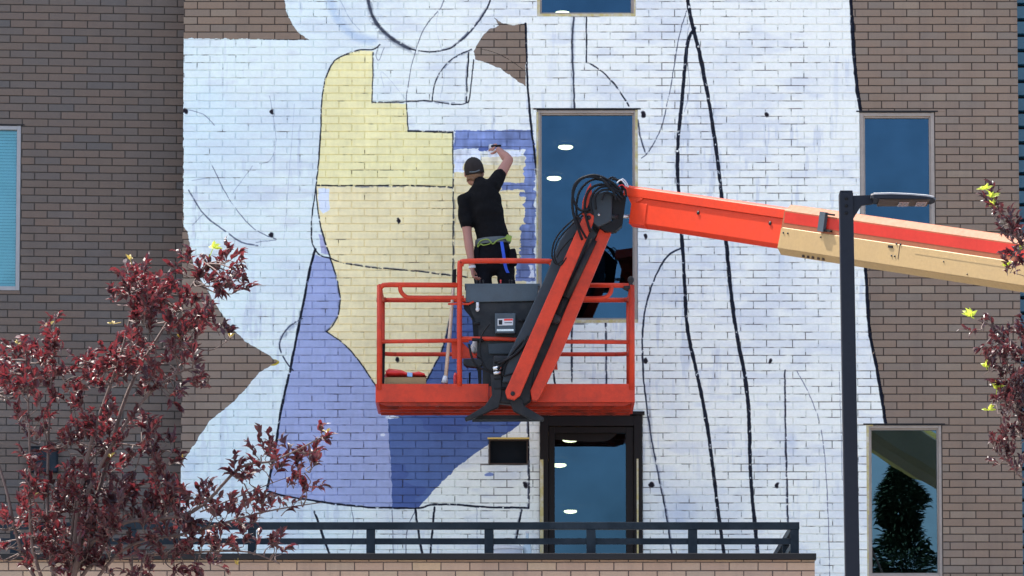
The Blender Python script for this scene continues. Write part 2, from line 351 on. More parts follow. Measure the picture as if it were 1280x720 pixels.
    K([(597, 60), (628, 70), (655, 88)], .8, (70, 62, 60), .6)
    # old fixing holes and smudges
    for (x, y, r) in ((340, 140, 2.6), (340, 294, 2.8), (497, 276, 2.6), (498, 450, 2.8), (803, 143, 3), (806, 296, 3), (806, 451, 3), (815, 606, 3.2), (959, 144, 2.6), (963, 452, 2.6), (972, 607, 2.6), (656, 606, 3), (232, 139, 3)):
        d = np.sqrt(((QX+j1*3-x)*1.1)**2+((QY-y)*.8)**2); m = np.clip((r-d)/1.2+.5, 0, 1)[..., None]; RGB[:] = RGB*(1-m)+np.array((.13, .12, .15))*m
    for (x, y, rx, ry, o) in ((870, 455, 0, 0, 0), (850, 640, 26, 30, .25), (830, 590, 20, 10, .2), (990, 555, 8, 20, .2), (300, 240, 60, 40, .12), (240, 580, 16, 20, .2), (635, 590, 30, 14, .15)):
        if rx:
            m = (np.clip(1-((PX-x)/rx)**2-((PY-y)/ry)**2, 0, 1)*o*(.4+1.2*NV))[..., None]; RGB[:] = RGB*(1-m)+np.array((.55, .62, .78))*m
    # brick dust grain
    gr = (rng.random((H, W)).astype(np.float32)-.5)*.03+(fb(.02, 2)-.5)*.04
    RGB[:] = np.clip(RGB*(1+gr[..., None]), 0, 1)
    img = bpy.data.images.new('mural_paint', W, H, alpha=True, float_buffer=False)
    img.alpha_mode = 'CHANNEL_PACKED'
    img.pixels.foreach_set(np.concatenate([RGB, A[..., None]], 2).astype(np.float32).ravel()); img.update(); img.pack()
    return img
MURAL = make_mural()

def brickmat(name, ud, u0, v0, pu, pv, stops, mural=False, mortar=None):
    g = NT(name)
    pos = g.n('NewGeometry').outputs['Position']
    sp = g.n('SeparateXYZ'); g.l(pos, sp.inputs[0]); x, y, z = sp.outputs
    u = g.math('ADD', g.math('MULTIPLY', x, ud[0]), g.math('MULTIPLY', y, ud[1]))
    v = g.math('DIVIDE', g.math('SUBTRACT', z, v0), pv); row = g.math('FLOOR', v)
    u = g.math('ADD', g.math('DIVIDE', g.math('SUBTRACT', u, u0), pu), g.math('MULTIPLY', g.math('FLOORED_MODULO', row, 2.0), .5))
    colm = g.math('FLOOR', u)
    cb = g.n('CombineXYZ'); g.l(colm, cb.inputs[0]); g.l(row, cb.inputs[1])
    wn = g.n('TexWhiteNoise', noise_dimensions='2D'); g.l(cb.outputs[0], wn.inputs['Vector'])
    n1, n2 = g.noise(60, 4, pos, .7), g.noise(1.1, 3, pos)
    if mortar: base = g.mix(n1, mortar, tuple(c*.6 for c in mortar[:3])+(1,))
    else:
        base = g.ramp(wn.outputs[0], stops)
        base = g.mix(g.math('MULTIPLY', n1, .35), base, (.05, .04, .04, 1))
        base = g.mix(g.math('MULTIPLY', n2, .25), base, (.13, .10, .085, 1))
    if not mortar:
        st_ = g.noise(.55, 5, pos, .65); mp2 = g.n('Mapping'); mp2.inputs['Scale'].default_value = (6, 6, .5); g.l(pos, mp2.inputs[0])
        sv = g.noise(1.0, 4, mp2.outputs[0], .6)
        base = g.mix(g.math('MULTIPLY', g.ramp(st_, [(.45, (0, 0, 0)), (.75, (1, 1, 1))]), .22), base, (.30, .27, .25, 1))
        base = g.mix(g.math('MULTIPLY', g.ramp(sv, [(.5, (0, 0, 0)), (.8, (1, 1, 1))]), .30), base, (.09, .075, .07, 1))
    rough = .85
    if mural:
        uv = g.n('CombineXYZ'); g.l(g.math('DIVIDE', g.math('SUBTRACT', x, CX0), CX1-CX0), uv.inputs[0])
        g.l(g.math('DIVIDE', g.math('SUBTRACT', z, CZ0), CZ1-CZ0), uv.inputs[1])
        im = g.n('TexImage', image=MURAL, extension='CLIP', interpolation='Linear'); g.l(uv.outputs[0], im.inputs[0])
        al = im.outputs[1]
        if mortar:
            mp = g.n('Mapping'); mp.inputs['Scale'].default_value = (1.0, 1, 2.2); g.l(pos, mp.inputs[0])
            nn = g.noise(5.5, 4, mp.outputs[0], .6)
            nn = g.math('ADD', g.math('MULTIPLY', g.math('SUBTRACT', nn, .5), 1.9), .5)
            cov = g.math('MULTIPLY', g.math('SUBTRACT', al, .5), 2.0)
            f = g.math('ADD', g.math('MULTIPLY', g.math('SUBTRACT', cov, nn), 3.6), .5, clamp=True)
            f = g.math('MULTIPLY', g.math('MAXIMUM', f, .22), g.math('GREATER_THAN', al, .3))
        else:
            f = g.math('GREATER_THAN', al, .25)
            # bare rub marks along brick edges where the roller skipped
            nn = g.noise(38, 3, pos, .6)
            fv = g.math('ABSOLUTE', g.math('SUBTRACT', g.math('FRACT', v), .5))
            edge = g.math('GREATER_THAN', g.math('ADD', fv, g.math('MULTIPLY', g.math('SUBTRACT', nn, .5), .35)), .505)
            f = g.math('MULTIPLY', f, g.math('SUBTRACT', 1.0, g.math('MULTIPLY', edge, .55)))
        base = g.mix(f, base, im.outputs[0])
    g.bsdf(base, rough, 0, .12, n1, .5, .003)
    return g.m
BR = [(0, (0.264, 0.194, 0.141)), (.25, (0.285, 0.207, 0.150)), (.5, (0.252, 0.194, 0.147)), (.7, (0.276, 0.199, 0.144)), (.86, (0.235, 0.192, 0.153)), (1, (0.314, 0.243, 0.178))]
BRL = [(0, (0.167, 0.129, 0.106)), (.3, (0.149, 0.118, 0.097)), (.55, (0.131, 0.118, 0.109)), (.75, (0.171, 0.127, 0.101)), (1, (0.113, 0.109, 0.106))]
BRP = [(0, (0.504, 0.347, 0.245)), (.3, (0.466, 0.316, 0.225)), (.6, (0.533, 0.367, 0.255)), (.85, (0.446, 0.337, 0.245)), (1, (0.582, 0.408, 0.255))]
TH = math.radians(4.0)            # the left wing is turned a few degrees and set back behind the corner
UL = (math.cos(TH), math.sin(TH))
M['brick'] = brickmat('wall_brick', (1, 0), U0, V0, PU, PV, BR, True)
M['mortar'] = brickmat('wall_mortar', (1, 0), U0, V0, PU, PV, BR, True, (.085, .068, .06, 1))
WORG = (P(227, 300, .42).x+.05, .42, 0)
U0L = (P(221.9, 5, .42).x-WORG[0])/UL[0]; V0L = P(206, 8.9, .42).z; kL = WORG[0]*UL[0]+WORG[1]*UL[1]
M['brick_wing'] = brickmat('wing_brick', UL, U0L+kL, V0L, PU, PV, BRL)
M['mortar_dark'] = simple('dark_mortar', (.064, .056, .05), .9, dirt=.3, dscale=12)
YP = -4.0
U0P, V0P = P(1020-18.3, 707, YP).x, P(900, 702.5, YP).z
M['brick_parapet'] = brickmat('parapet_brick', (1, 0), U0P, V0P, PU, PV, BRP)
M['mortar_light'] = simple('parapet_mortar', (.13, .10, .09), .9, dirt=.3, dscale=12)
M['plainbrick'] = brickmat('upper_brick', (1, 0), U0, V0, PU, PV, BR)

# ------------------------------------------------------------------ mesh helpers
class MB:
    def __init__(s): s.v = []; s.f = []; s.mi = []; s.cur = 0
    def face(s, ids): s.f.append(ids); s.mi.append(s.cur)
    def hexa(s, c):               # 8 corners: bottom 4 ccw, top 4
        b = len(s.v); s.v += [tuple(p) for p in c]
        for q in ((3, 2, 1, 0), (4, 5, 6, 7), (0, 1, 5, 4), (1, 2, 6, 5), (2, 3, 7, 6), (3, 0, 4, 7)): s.face([b+i for i in q])
        return s
    def box(s, x0, x1, y0, y1, z0, z1):
        s.hexa([(x0, y0, z0), (x1, y0, z0), (x1, y1, z0), (x0, y1, z0), (x0, y0, z1), (x1, y0, z1), (x1, y1, z1), (x0, y1, z1)]); return s
    def prism(s, pts, ext):       # polygon (3d points) extruded by vector
        b = len(s.v); n = len(pts); e = Vector(ext)
        s.v += [tuple(p) for p in pts]+[tuple(Vector(p)+e) for p in pts]
        s.face([b+i for i in range(n)]); s.face([b+n+i for i in reversed(range(n))])
        for i in range(n):
            j = (i+1) % n; s.face([b+j, b+i, b+n+i, b+n+j])
        return s
    def ppx(s, pts, Y, dep):      # outline given as photo positions on plane y=Y, with real thickness dep away from the camera
        return s.prism([P(x, y, Y) for x, y in pts], (0, dep, 0))
    def tube(s, pts, r, n=10, cap=True, sm=0):
        pts = [Vector(p) for p in pts]
        if sm: pts = crv(pts, sm)
        rs = r if isinstance(r, (list, tuple)) else [r]*len(pts)
        if len(rs) != len(pts): rs = [rs[0]+(rs[-1]-rs[0])*i/(len(pts)-1) for i in range(len(pts))]
        b = len(s.v); up = None
        for i, p in enumerate(pts):
            t = (pts[min(i+1, len(pts)-1)]-pts[max(i-1, 0)]).normalized()
            if up is None: up = Vector((0, 0, 1)) if abs(t.z) < .9 else Vector((0, 1, 0))
            a = t.cross(up).normalized(); up = a.cross(t).normalized()
            for k in range(n):
                q = 2*math.pi*k/n; s.v.append(tuple(p+(a*math.cos(q)+up*math.sin(q))*rs[i]))
        for i in range(len(pts)-1):
            for k in range(n):
                k2 = (k+1) % n; s.face([b+i*n+k2, b+i*n+k, b+(i+1)*n+k, b+(i+1)*n+k2])
        if cap: s.face([b+k for k in range(n)]); s.face([b+(len(pts)-1)*n+k for k in reversed(range(n))])
        return s
    def loft(s, rings, n=20):     # rings: (centre, axisA vector, axisB vector)
        b = len(s.v)
        for c, A, B in rings:
            for k in range(n):
                q = 2*math.pi*k/n; s.v.append(tuple(Vector(c)+Vector(A)*math.cos(q)+Vector(B)*math.sin(q)))
        m = len(rings)
        for i in range(m-1):
            for k in range(n):
                k2 = (k+1) % n; s.face([b+i*n+k, b+i*n+k2, b+(i+1)*n+k2, b+(i+1)*n+k])
        s.face([b+k for k in reversed(range(n))]); s.face([b+(m-1)*n+k for k in range(n)])
        return s
    def ell(s, c, r, n=14, m=9, rot=None):
        c = Vector(c); b = len(s.v)
        for i in range(m+1):
            t = math.pi*i/m
            for k in range(n):
                q = 2*math.pi*k/n; p = Vector((r[0]*math.sin(t)*math.cos(q), r[1]*math.sin(t)*math.sin(q), r[2]*math.cos(t)))
                if rot: p = rot @ p
                s.v.append(tuple(c+p))
        for i in range(m):
            for k in range(n):
                k2 = (k+1) % n; s.face([b+i*n+k, b+(i+1)*n+k, b+(i+1)*n+k2, b+i*n+k2])
        return s
    def mesh(s, name, mats):
        me = bpy.data.meshes.new(name); me.from_pydata(s.v, [], s.f)
        for m in (mats if isinstance(mats, (list, tuple)) else [mats]): me.materials.append(m)
        if any(s.mi): me.polygons.foreach_set('material_index', s.mi)
        me.validate(); me.update(); return me
    def build(s, name, mat, parent=None, smooth=False, bevel=0, remesh=0, sm=0):
        me = s.mesh(name, mat)
        if smooth or remesh: me.polygons.foreach_set('use_smooth', [True]*len(me.polygons))
        if not smooth and not remesh and True:
            bm = bmesh.new(); bm.from_mesh(me); bmesh.ops.recalc_face_normals(bm, faces=bm.faces); bm.to_mesh(me); bm.free()
        o = bpy.data.objects.new(name, me); COL.objects.link(o)
        if parent: put_child(o, parent)
        if bevel:
            b = o.modifiers.new('bevel', 'BEVEL'); b.width = bevel; b.segments = 2; b.limit_method = 'ANGLE'; b.angle_limit = math.radians(40)
        if remesh:
            r = o.modifiers.new('remesh', 'REMESH'); r.mode = 'VOXEL'; r.voxel_size = remesh; r.use_smooth_shade = True
            if sm: q = o.modifiers.new('smooth', 'SMOOTH'); q.iterations = sm; q.factor = .6
        return o

def crv(pts, k):
    o = []; N = len(pts)
    for i in range(N-1):
        p0 = pts[max(i-1, 0)]; p1 = pts[i]; p2 = pts[i+1]; p3 = pts[min(i+2, N-1)]
        for j in range(k):
            t = j/k; o.append(.5*((2*p1)+(p2-p0)*t+(2*p0-5*p1+4*p2-p3)*t*t+(3*p1-p0-3*p2+p3)*t**3))
    o.append(pts[-1]); return o

def world_of(o):
    m = Matrix.Translation(o.location) @ o.rotation_euler.to_matrix().to_4x4()
    return (world_of(o.parent) @ o.matrix_parent_inverse @ m) if o.parent else m
def put_child(o, parent):
    o.parent = parent; w_ = world_of(parent)
    if isinstance(o.data, bpy.types.Mesh): o.matrix_parent_inverse = w_.inverted()
def tag(o, label=None, cat=None, group=None, kind=None):
    if label: o['label'] = label
    if cat: o['category'] = cat
    if group: o['group'] = group
    if kind: o['kind'] = kind
    return o
def thing(name, loc, label, cat, group=None):
    o = bpy.data.objects.new(name, None); COL.objects.link(o); o.location = loc; o.empty_display_size = .1
    return tag(o, label, cat, group)

# ------------------------------------------------------------------ ground
tag(MB().box(-900, 900, -900, 900, -.3, 0).build('ground', M['asphalt']), kind='structure')
tag(MB().box(-40, 40, -7.5, 3, 0.004, .13).build('pavement', M['concrete'], bevel=.02), kind='structure')

# ------------------------------------------------------------------ main building
bld = thing('brick_building', (0, 0, 0), 'tan brick building front half covered by an unfinished white, yellow and blue mural', 'building')
XL, XR = P(229.5, 60).x, P(1272, 60).x            # corners of the main front
ZB, ZT = 4.5, 13.6
def prect(x0, x1, y0, y1):
    ym = (max(y0, 0)+min(y1, 720))/2
    return (P(x0, ym).x, P(x1, ym).x, P((x0+x1)/2, y1).z, P((x0+x1)/2, y0).z)
R_top = prect(672, 794, -190, 20)
R_mid = prect(671, 797, 137, 403)
R_door = (P(675, 600).x, P(803, 600).x, ZB-.2, P(740, 519).z)
R_ru = prect(1075, 1169, 140, 322)
R_rl = prect(1084, 1178, 531, 722)
R_vent = prect(611, 660, 549, 581)
OPEN = [R_top, R_mid, R_door, R_ru, R_rl, R_vent]

def subtract(rects, holes):
    out = rects
    for (a, b, c, d) in holes:
        nx = []
        for (x0, x1, z0, z1) in out:
            if x1 <= a or x0 >= b or z1 <= c or z0 >= d: nx.append((x0, x1, z0, z1)); continue
            if z0 < c: nx.append((x0, x1, z0, c))
            if z1 > d: nx.append((x0, x1, d, z1))
            lo, hi = max(z0, c), min(z1, d)
            if x0 < a: nx.append((x0, a, lo, hi))
            if x1 > b: nx.append((b, x1, lo, hi))
        out = nx
    return out

def brick_wall(parent, org, ud, u0, v0, pu, pv, x0, x1, z0, z1, holes, mb, mm, dep=.09, inframe=None, jt=JT, limit=300, name='wall', thick=.3):
    """courses of real bricks in front of a recessed mortar bed; org+u*ud is the face line"""
    ud = Vector((ud[0], ud[1], 0)); nn = Vector((ud.y, -ud.x, 0)); org = Vector(org)   # nn points to the viewer
    def W(u, d, z): p = org+ud*(u-0)+nn*d; return (p.x, p.y, z)
    def addbox(m, a, b, c, d, f, bk): 
        m.hexa([W(a, f, c), W(b, f, c), W(b, bk, c), W(a, bk, c), W(a, f, d), W(b, f, d), W(b, bk, d), W(a, bk, d)])
    bed = MB()
    for r in subtract([(x0, x1, z0, z1)], holes): addbox(bed, r[0], r[1], r[2], r[3], -.0085, -thick)
    wall = bed.build(name, mm, parent)
    full, rest = [], []
    r0, r1 = int(math.floor((z0-v0)/pv)), int(math.ceil((z1-v0)/pv))
    for r in range(r0, r1):
        off = .5*(r % 2)
        c0, c1 = int(math.floor((x0-u0)/pu+off))-1, int(math.ceil((x1-u0)/pu+off))+1
        for c in range(c0, c1):
            a = u0+(c-off)*pu+jt/2; b = a+pu-jt; lo = v0+r*pv+jt/2; hi = lo+pv-jt
            whole = a >= x0 and b <= x1 and lo >= z0 and hi <= z1
            a2, b2, l2, h2 = max(a, x0), min(b, x1), max(lo, z0), min(hi, z1)
            if b2-a2 < .012 or h2-l2 < .01: continue
            pcs = subtract([(a2, b2, l2, h2)], [(h[0]-.004, h[1]+.004, h[2]-.004, h[3]+.004) for h in holes])
            for q in pcs:
                if q[1]-q[0] < .012 or q[3]-q[2] < .01: continue
                w_ = whole and q == (a2, b2, l2, h2)
                (full if w_ else rest).append(q)
    cand = [q for q in full if inframe is None or inframe(W((q[0]+q[1])/2, 0, (q[2]+q[3])/2))]
    cand.sort(key=lambda q: (Vector(W((q[0]+q[1])/2, 0, (q[2]+q[3])/2))-CAM).length)
    sel = set(cand[:limit])
    rest += [q for q in full if q not in sel]
    L, Hh = pu-jt, pv-jt
    protos = []
    for i in range(5):       # five slightly different bricks with softened arrises
        m = MB(); e1 = .0022; rr = lambda: random.uniform(-.0008, .0008)
        pts = []
        for (d, ins) in ((-.011, 0), (-e1, 0), (0, e1)):
            for (sx, sz) in ((-1, -1), (1, -1), (1, 1), (-1, 1)):
                p = ud*(sx*(L/2-ins)+rr())+nn*(d+(rr() if d == 0 else 0)); pts.append((p.x, p.y, sz*(Hh/2-ins)+rr()))
        m.v = pts
        for k in range(2):
            for j in range(4):
                j2 = (j+1) % 4; m.face([k*4+j, k*4+j2, (k+1)*4+j2, (k+1)*4+j])
        m.face([8, 9, 10, 11]); protos.append(m.mesh('brick', mb))
    for q in cand[:limit]:
        o = bpy.data.objects.new('brick', random.choice(protos)); COL.objects.link(o)
        o.location = W((q[0]+q[1])/2, random.uniform(-.0006, .0010), (q[2]+q[3])/2)
        o.parent = wall; o.matrix_parent_inverse = world_of(wall).inverted()
    m = MB()
    for q in rest:
        f = random.uniform(-.0006, .0010); e1 = .002
        b = len(m.v)
        for (d, ins) in ((-.011, 0), (f-e1, 0), (f, e1)):
            for (uu, zz) in ((q[0]+ins, q[2]+ins), (q[1]-ins, q[2]+ins), (q[1]-ins, q[3]-ins), (q[0]+ins, q[3]-ins)): m.v.append(W(uu, d, zz))
        for k in range(2):
            for j in range(4):
                j2 = (j+1) % 4; m.face([b+k*4+j, b+k*4+j2, b+(k+1)*4+j2, b+(k+1)*4+j])
        m.face([b+8, b+9, b+10, b+11])
    if rest:
        me = m.mesh('brickwork', mb); o = bpy.data.objects.new('brickwork', me); COL.objects.link(o); o.parent = wall
        o.matrix_parent_inverse = world_of(wall).inverted(); tag(o, 'remaining bricks of the wall around the single ones', kind='stuff')
    return wall

def proj(p):
    v = Vector(p)-CAM; d = v.dot(FWD); return 640+F*v.x/d, 360-F*(v.dot(UPV)/d-SH)
def in_frame(p):
    x, y = proj(p); return 18 < x < 1262 and 6 < y < 690
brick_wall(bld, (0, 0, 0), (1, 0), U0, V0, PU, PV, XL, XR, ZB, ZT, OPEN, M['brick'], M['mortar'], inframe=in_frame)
# storeys above and below the seen part, side return, and roof edge
up = MB().box(XL+.004, XR-.004, .0, .3, ZT+.002, 14.2).box(XL+.004, XR-.004, 0, .3, .13, ZB-.002)
up.build('outer_wall', M['plainbrick'], bld)
MB().box(XL+.01, XR-.01, .302, 12, 13.6, 13.9).build('roof', M['concrete'], bld)
MB().box(XL, XL+.2, .302, 12, .13, 13.6).box(XR-.2, XR, .302, 12, .13, 13.6).box(XL+.2, XR-.2, 11.8, 12, .13, 13.6).build('side_wall', M['plainbrick'], bld)
MB().box(XL-.05, XR+.05, -.06, .4, 14.2, 14.3).build('coping', M['coping'], bld)

def window(parent, R, fr, mat, gl, name='window', dy=.035, label=None, mull=None, tape=()):
    x0, x1, z0, z1 = R
    w_ = thing(name, ((x0+x1)/2, 0, z0), None, None); put_child(w_, parent)
    w_.location = ((x0+x1)/2, 0, z0)
    if label: w_['label'] = label
    m = MB(); t = fr; f0, f1 = dy-.025, dy+.06
    m.box(x0+.003, x0+t, f0, f1, z0+.003, z1-.003).box(x1-t, x1-.003, f0, f1, z0+.003, z1-.003)
    m.box(x0+t, x1-t, f0+.002, f1, z0+.003, z0+t).box(x0+t, x1-t, f0+.002, f1, z1-t, z1-.003)
    m.build('frame', mat, w_, bevel=.003)
    t2 = t+.014
    m = MB(); m.box(x0+t, x0+t2, f0+.02, f1, z0+t, z1-t).box(x1-t2, x1-t, f0+.02, f1, z0+t, z1-t).box(x0+t2, x1-t2, f0+.022, f1, z0+t, z0+t2).box(x0+t2, x1-t2, f0+.022, f1, z1-t2, z1-t)
    m.build('glazing_bead', M['blackmetal'] if mat is M['doorframe'] else mat, w_)
    MB().box(x0+t2, x1-t2, dy+.02, dy+.026, z0+t2, z1-t2).build('pane', gl, w_)
    # dark strip painted in for the shadow line over the window head
    MB().box(x0-.03, x1+.03, -.004, .03, z1, z1+.012).build('head_shadow_strip', M['coping'], w_)
    m = MB(); n = 0
    rr = random.Random(int(x0*100))
    for (side, a, b) in tape:
        z = a
        while z < b-.02:
            h = rr.uniform(.25, .7); q = min(z+h, b); wd = rr.uniform(.010, .022)
            if side == 'l': m.box(x0-.004, x0+wd, f0-.003-rr.random()*.001, f0-.001, z, q-.002)
            if side == 'r': m.box(x1-wd, x1+.004, f0-.003-rr.random()*.001, f0-.001, z, q-.002)
            if side == 'b': m.box(z, q-.002, f0-.003-rr.random()*.001, f0-.001, z0-.002, z0+wd+.008)
            if side == 't': m.box(z, q-.002, f0-.003-rr.random()*.001, f0-.001, z1-wd, z1)
            z = q; n += 1
    if n: m.build('masking_tape', M['tape'], w_)
    return w_
PLANE = .06
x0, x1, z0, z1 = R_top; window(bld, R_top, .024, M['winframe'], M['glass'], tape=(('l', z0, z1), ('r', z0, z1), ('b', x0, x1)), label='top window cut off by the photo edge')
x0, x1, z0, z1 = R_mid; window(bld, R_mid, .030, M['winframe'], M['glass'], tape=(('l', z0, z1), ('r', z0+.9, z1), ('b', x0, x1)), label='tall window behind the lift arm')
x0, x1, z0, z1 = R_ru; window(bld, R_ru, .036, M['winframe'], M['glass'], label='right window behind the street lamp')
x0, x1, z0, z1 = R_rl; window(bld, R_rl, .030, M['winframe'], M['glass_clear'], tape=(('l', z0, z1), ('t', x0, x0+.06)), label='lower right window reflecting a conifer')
# door with its deep bronze frame
x0, x1, z0, z1 = R_door
dr = thing('door', ((x0+x1)/2, 0, ZB), None, None); put_child(dr, bld); dr['label'] = 'glazed terrace door in a dark bronze frame'
jb = .075; gx0, gx1 = P(693.5, 600).x, P(782.5, 600).x; gz1 = P(740, 541).z
MB().box(x0+.003, x0+jb, -.03, .14, ZB, z1-.003).box(x1-jb, x1-.003, -.03, .14, ZB, z1-.003).box(x0+jb, x1-jb, -.028, .14, z1-.1, z1-.003).build('frame', M['doorframe'], dr, bevel=.004)
MB().box(x0-.02, x1+.02, -.05, -.0, z1+.001, z1+.03).build('head_flashing', M['doorframe'], dr)
MB().box(x0+jb+.002, gx0, .0, .1, ZB, z1-.102).box(gx1, x1-jb-.002, 0, .1, ZB, z1-.102).box(gx0, gx1, .002, .1, gz1, z1-.102).box(gx0, gx1, .002, .1, ZB, ZB+.12).build('leaf', M['doorframe'], dr, bevel=.004)
MB().box(gx0, gx1, .05, .056, ZB+.12, gz1).build('pane', M['glass'], dr)
MB().ppx([(738, 541), (758, 541), (772, 541), (768, 545), (763, 549), (757, 551.5), (740, 552), (713, 551), (694, 549), (694, 541)], .046, .003).build('blind_edge', M['doorframe'], dr)
MB().box(x1-.052, x1-.036, -.034, -.031, ZB, P(740, 574).z).box(x0-.001, x0+.03, -.034, -.031, ZB, P(740, 575).z).build('masking_tape', M['tape'], dr)
# vent box in the wall
x0, x1, z0, z1 = R_vent
vt = thing('vent', ((x0+x1)/2, 0, z0), None, None); put_child(vt, bld)
MB().box(x0+.002, x0+.012, -.004, .1, z0+.002, z1-.002).box(x1-.012, x1-.002, -.004, .1, z0+.002, z1-.002).box(x0+.012, x1-.012, -.003, .1, z0+.002, z0+.014).box(x0+.012, x1-.012, -.003, .1, z1-.012, z1-.002).build('frame', M['brown'], vt)
MB().box(x0+.012, x1-.012, .07, .09, z0+.014, z1-.012).build('back_plate', M['darkslat'], vt)
MB().box(x0-.012, x1+.012, -.02, -.001, z1, z1+.014).build('top_trim', M['olive'], vt)
# rooms behind the glass
c1 = P(707, 182, 1.2).z; c2 = P(712, 547, .9).z
m = MB()
for (zf, zc) in ((7.30, c1), (c1+.3, 13.4), (4.45, c2+.02)):
    m.box(-1.2, 4.4, 9, 9.1, zf, zc).box(-1.3, -1.2, .31, 9.1, zf, zc).box(4.4, 4.5, .31, 9.1, zf, zc).box(-1.3, 4.5, .31, 9.1, zc, zc+.1).box(-1.3, 4.5, .31, 9.1, zf-.1, zf)
tag(m.build('room', M['interior']), kind='structure')
def downlight(px, py, zc, label):
    lo, hi = .3, 12
    for _ in range(40):
        mid = (lo+hi)/2
        if P(px, py, mid).z < zc-.015: lo = mid
        else: hi = mid
    Y = lo; p = P(px, py, Y)
    o = thing('ceiling_light', (p.x, p.y, zc), label, 'ceiling light', 'round ceiling lights seen through the glass')
    MB().tube([(p.x, p.y, zc-.001), (p.x, p.y, zc-.02)], .075, 24).build('trim_ring', M['winframe'], o, smooth=True)
    MB().ell((p.x, p.y, zc-.03), (.070, .070, .022), 24, 8).build('lens', M['glow'], o, smooth=True)

c3 = P(703, 15, 2.0).z
downlight(707, 182, c1, 'upper of the two round ceiling lights in the tall window behind the lift arm')
downlight(692.5, 221, c1, 'lower left of the two round ceiling lights in the tall window, beside the arm hoses')
downlight(712.5, 548, c2, 'topmost ceiling light seen through the terrace door')
downlight(699, 579.5, c2, 'middle ceiling light at the left edge of the terrace door glass')
downlight(713, 637.5, c2, 'lowest ceiling light seen through the terrace door above the railing')
downlight(703, 14.5, c3, 'ceiling light in the top window cut off by the photo edge')

# ------------------------------------------------------------------ left wing
wing = thing('building_wing', (P(110, 400, .3).x, .4, 0), 'darker grey brown brick wing left of the mural, turned slightly away', 'building')
def wu(px, py):       # photo position -> (u, z) on the wing's face
    d = P(px, py, 0)-CAM; n = Vector((UL[1], -UL[0], 0)); o = Vector(WORG)
    t = (o-CAM).dot(n)/d.dot(n); p = CAM+d*t
    return (p-o).dot(Vector((UL[0], UL[1], 0))), p.z
wr, wz0 = wu(24.5, 363); _, wz1 = wu(24, 157)
WIN_L = (wr-1.05, wr, wz0, wz1)
b0, bz0 = wu(35, 591); b1, bz1 = wu(73, 559)
brick_wall(wing, WORG, UL, U0L, V0L, PU, PV, -4.2, .04, ZB, ZT, [WIN_L], M['brick_wing'], M['mortar_dark'], inframe=in_frame)
def wbox(m, a, b, c, d, f, k):
    ud = Vector((UL[0], UL[1], 0)); n = Vector((UL[1], -UL[0], 0)); o = Vector(WORG)
    W = lambda u, dd, z: tuple(o+ud*u+n*dd+Vector((0, 0, z)))
    m.hexa([W(a, f, c), W(b, f, c), W(b, k, c), W(a, k, c), W(a, f, d), W(b, f, d), W(b, k, d), W(a, k, d)]); return m
m = wbox(MB(), -9, .04, ZT+.002, 14, -.005, -.3); wbox(m, -9, -4.202, .13, ZT+.001, -.005, -.3); wbox(m, -4.2, .04, .13, ZB-.002, -.005, -.3)
m.build('outer_wall', M['brick_wing'], wing)
wn_ = thing('window', (P(5, 300, .3).x, .3, wz0), None, None); wn_.parent = wing; wn_.location = wn_.location-wing.location
t = .038
m = MB(); a, b, c, d = WIN_L
wbox(m, a, a+t, c, d, -.0, -.08); wbox(m, b-t, b-.002, c, d, .0, -.08); wbox(m, a+t, b-t, c, c+t, -.002, -.08); wbox(m, a+t, b-t, d-t, d-.002, -.002, -.08)
m.build('frame', M['winframe_left'], wn_, bevel=.003)
wbox(MB(), a+t, b-t, c+t, d-t, -.035, -.041).build('pane', M['glass_left'], wn_)
bl = MB()
for i in range(int((d-c-2*t)/.028)):
    z = c+t+.01+i*.028; wbox(bl, a+t+.01, b-t-.006, z, z+.024, -.075-(i % 2)*.001, -.078-(i % 2)*.001)
tag(bl.build('blind_slats', M['blind'], wn_), kind='stuff')
wbox(MB(), a-.02, b+.02, c-.3, d+.3, -.31, -.33).build('blind_backing', M['interior'], wn_)
wbox(MB(), a-.03, b+.03, d+.001, d+.012, .006, -.06).build('head_shadow_strip', M['coping'], wn_)  # dark strip painted in for the shadow line at the head
# square dark box on the wing
wb = thing('wall_vent', P(54, 590, .2), 'small dark blue square vent hood on the left wing behind the plum tree', 'vent')
m = MB(); wbox(m, b0, b0+.012, bz0, bz1, .07, .001); wbox(m, b1-.012, b1, bz0, bz1, .07, .001); wbox(m, b0+.012, b1-.012, bz1-.012, bz1, .071, .001); wbox(m, b0+.012, b1-.012, bz0, bz0+.012, .06, .001)
m.build('hood', M['darkslat'], wb); wbox(MB(), b0+.013, b1-.013, bz0+.013, bz1-.013, .062, .002).build('face_plate', M['rail'], wb)

# ------------------------------------------------------------------ blue siding beyond the right corner
sdg = thing('siding_wall', (XR+.6, .5, 0), 'dark blue ribbed siding wall past the right corner of the brick front', 'wall')
MB().box(XR-.05, XR+2.4, .45, .6, .13, 14).build('backing', M['darkslat'], sdg)
pz = P(1276, 722, .4).z; i = 0; proto = None
MB().box(XR+.004, XR+2.4, .40, .449, .14, pz-.004).build('lower_panel', M['siding'], sdg)
while pz < 13.9:
    if proto is None:
        proto = MB().prism([(XR-.02, .449, 0), (XR-.02, .40, .01), (XR-.02, .385, .115), (XR-.02, .449, .125)], (2.4, 0, 0)).mesh('siding_panel', M['siding'])
    o = bpy.data.objects.new('siding_panel', proto); COL.objects.link(o); o.location = (0, 0, pz); o.parent = sdg; o.matrix_parent_inverse = world_of(sdg).inverted()
    pz += .1425

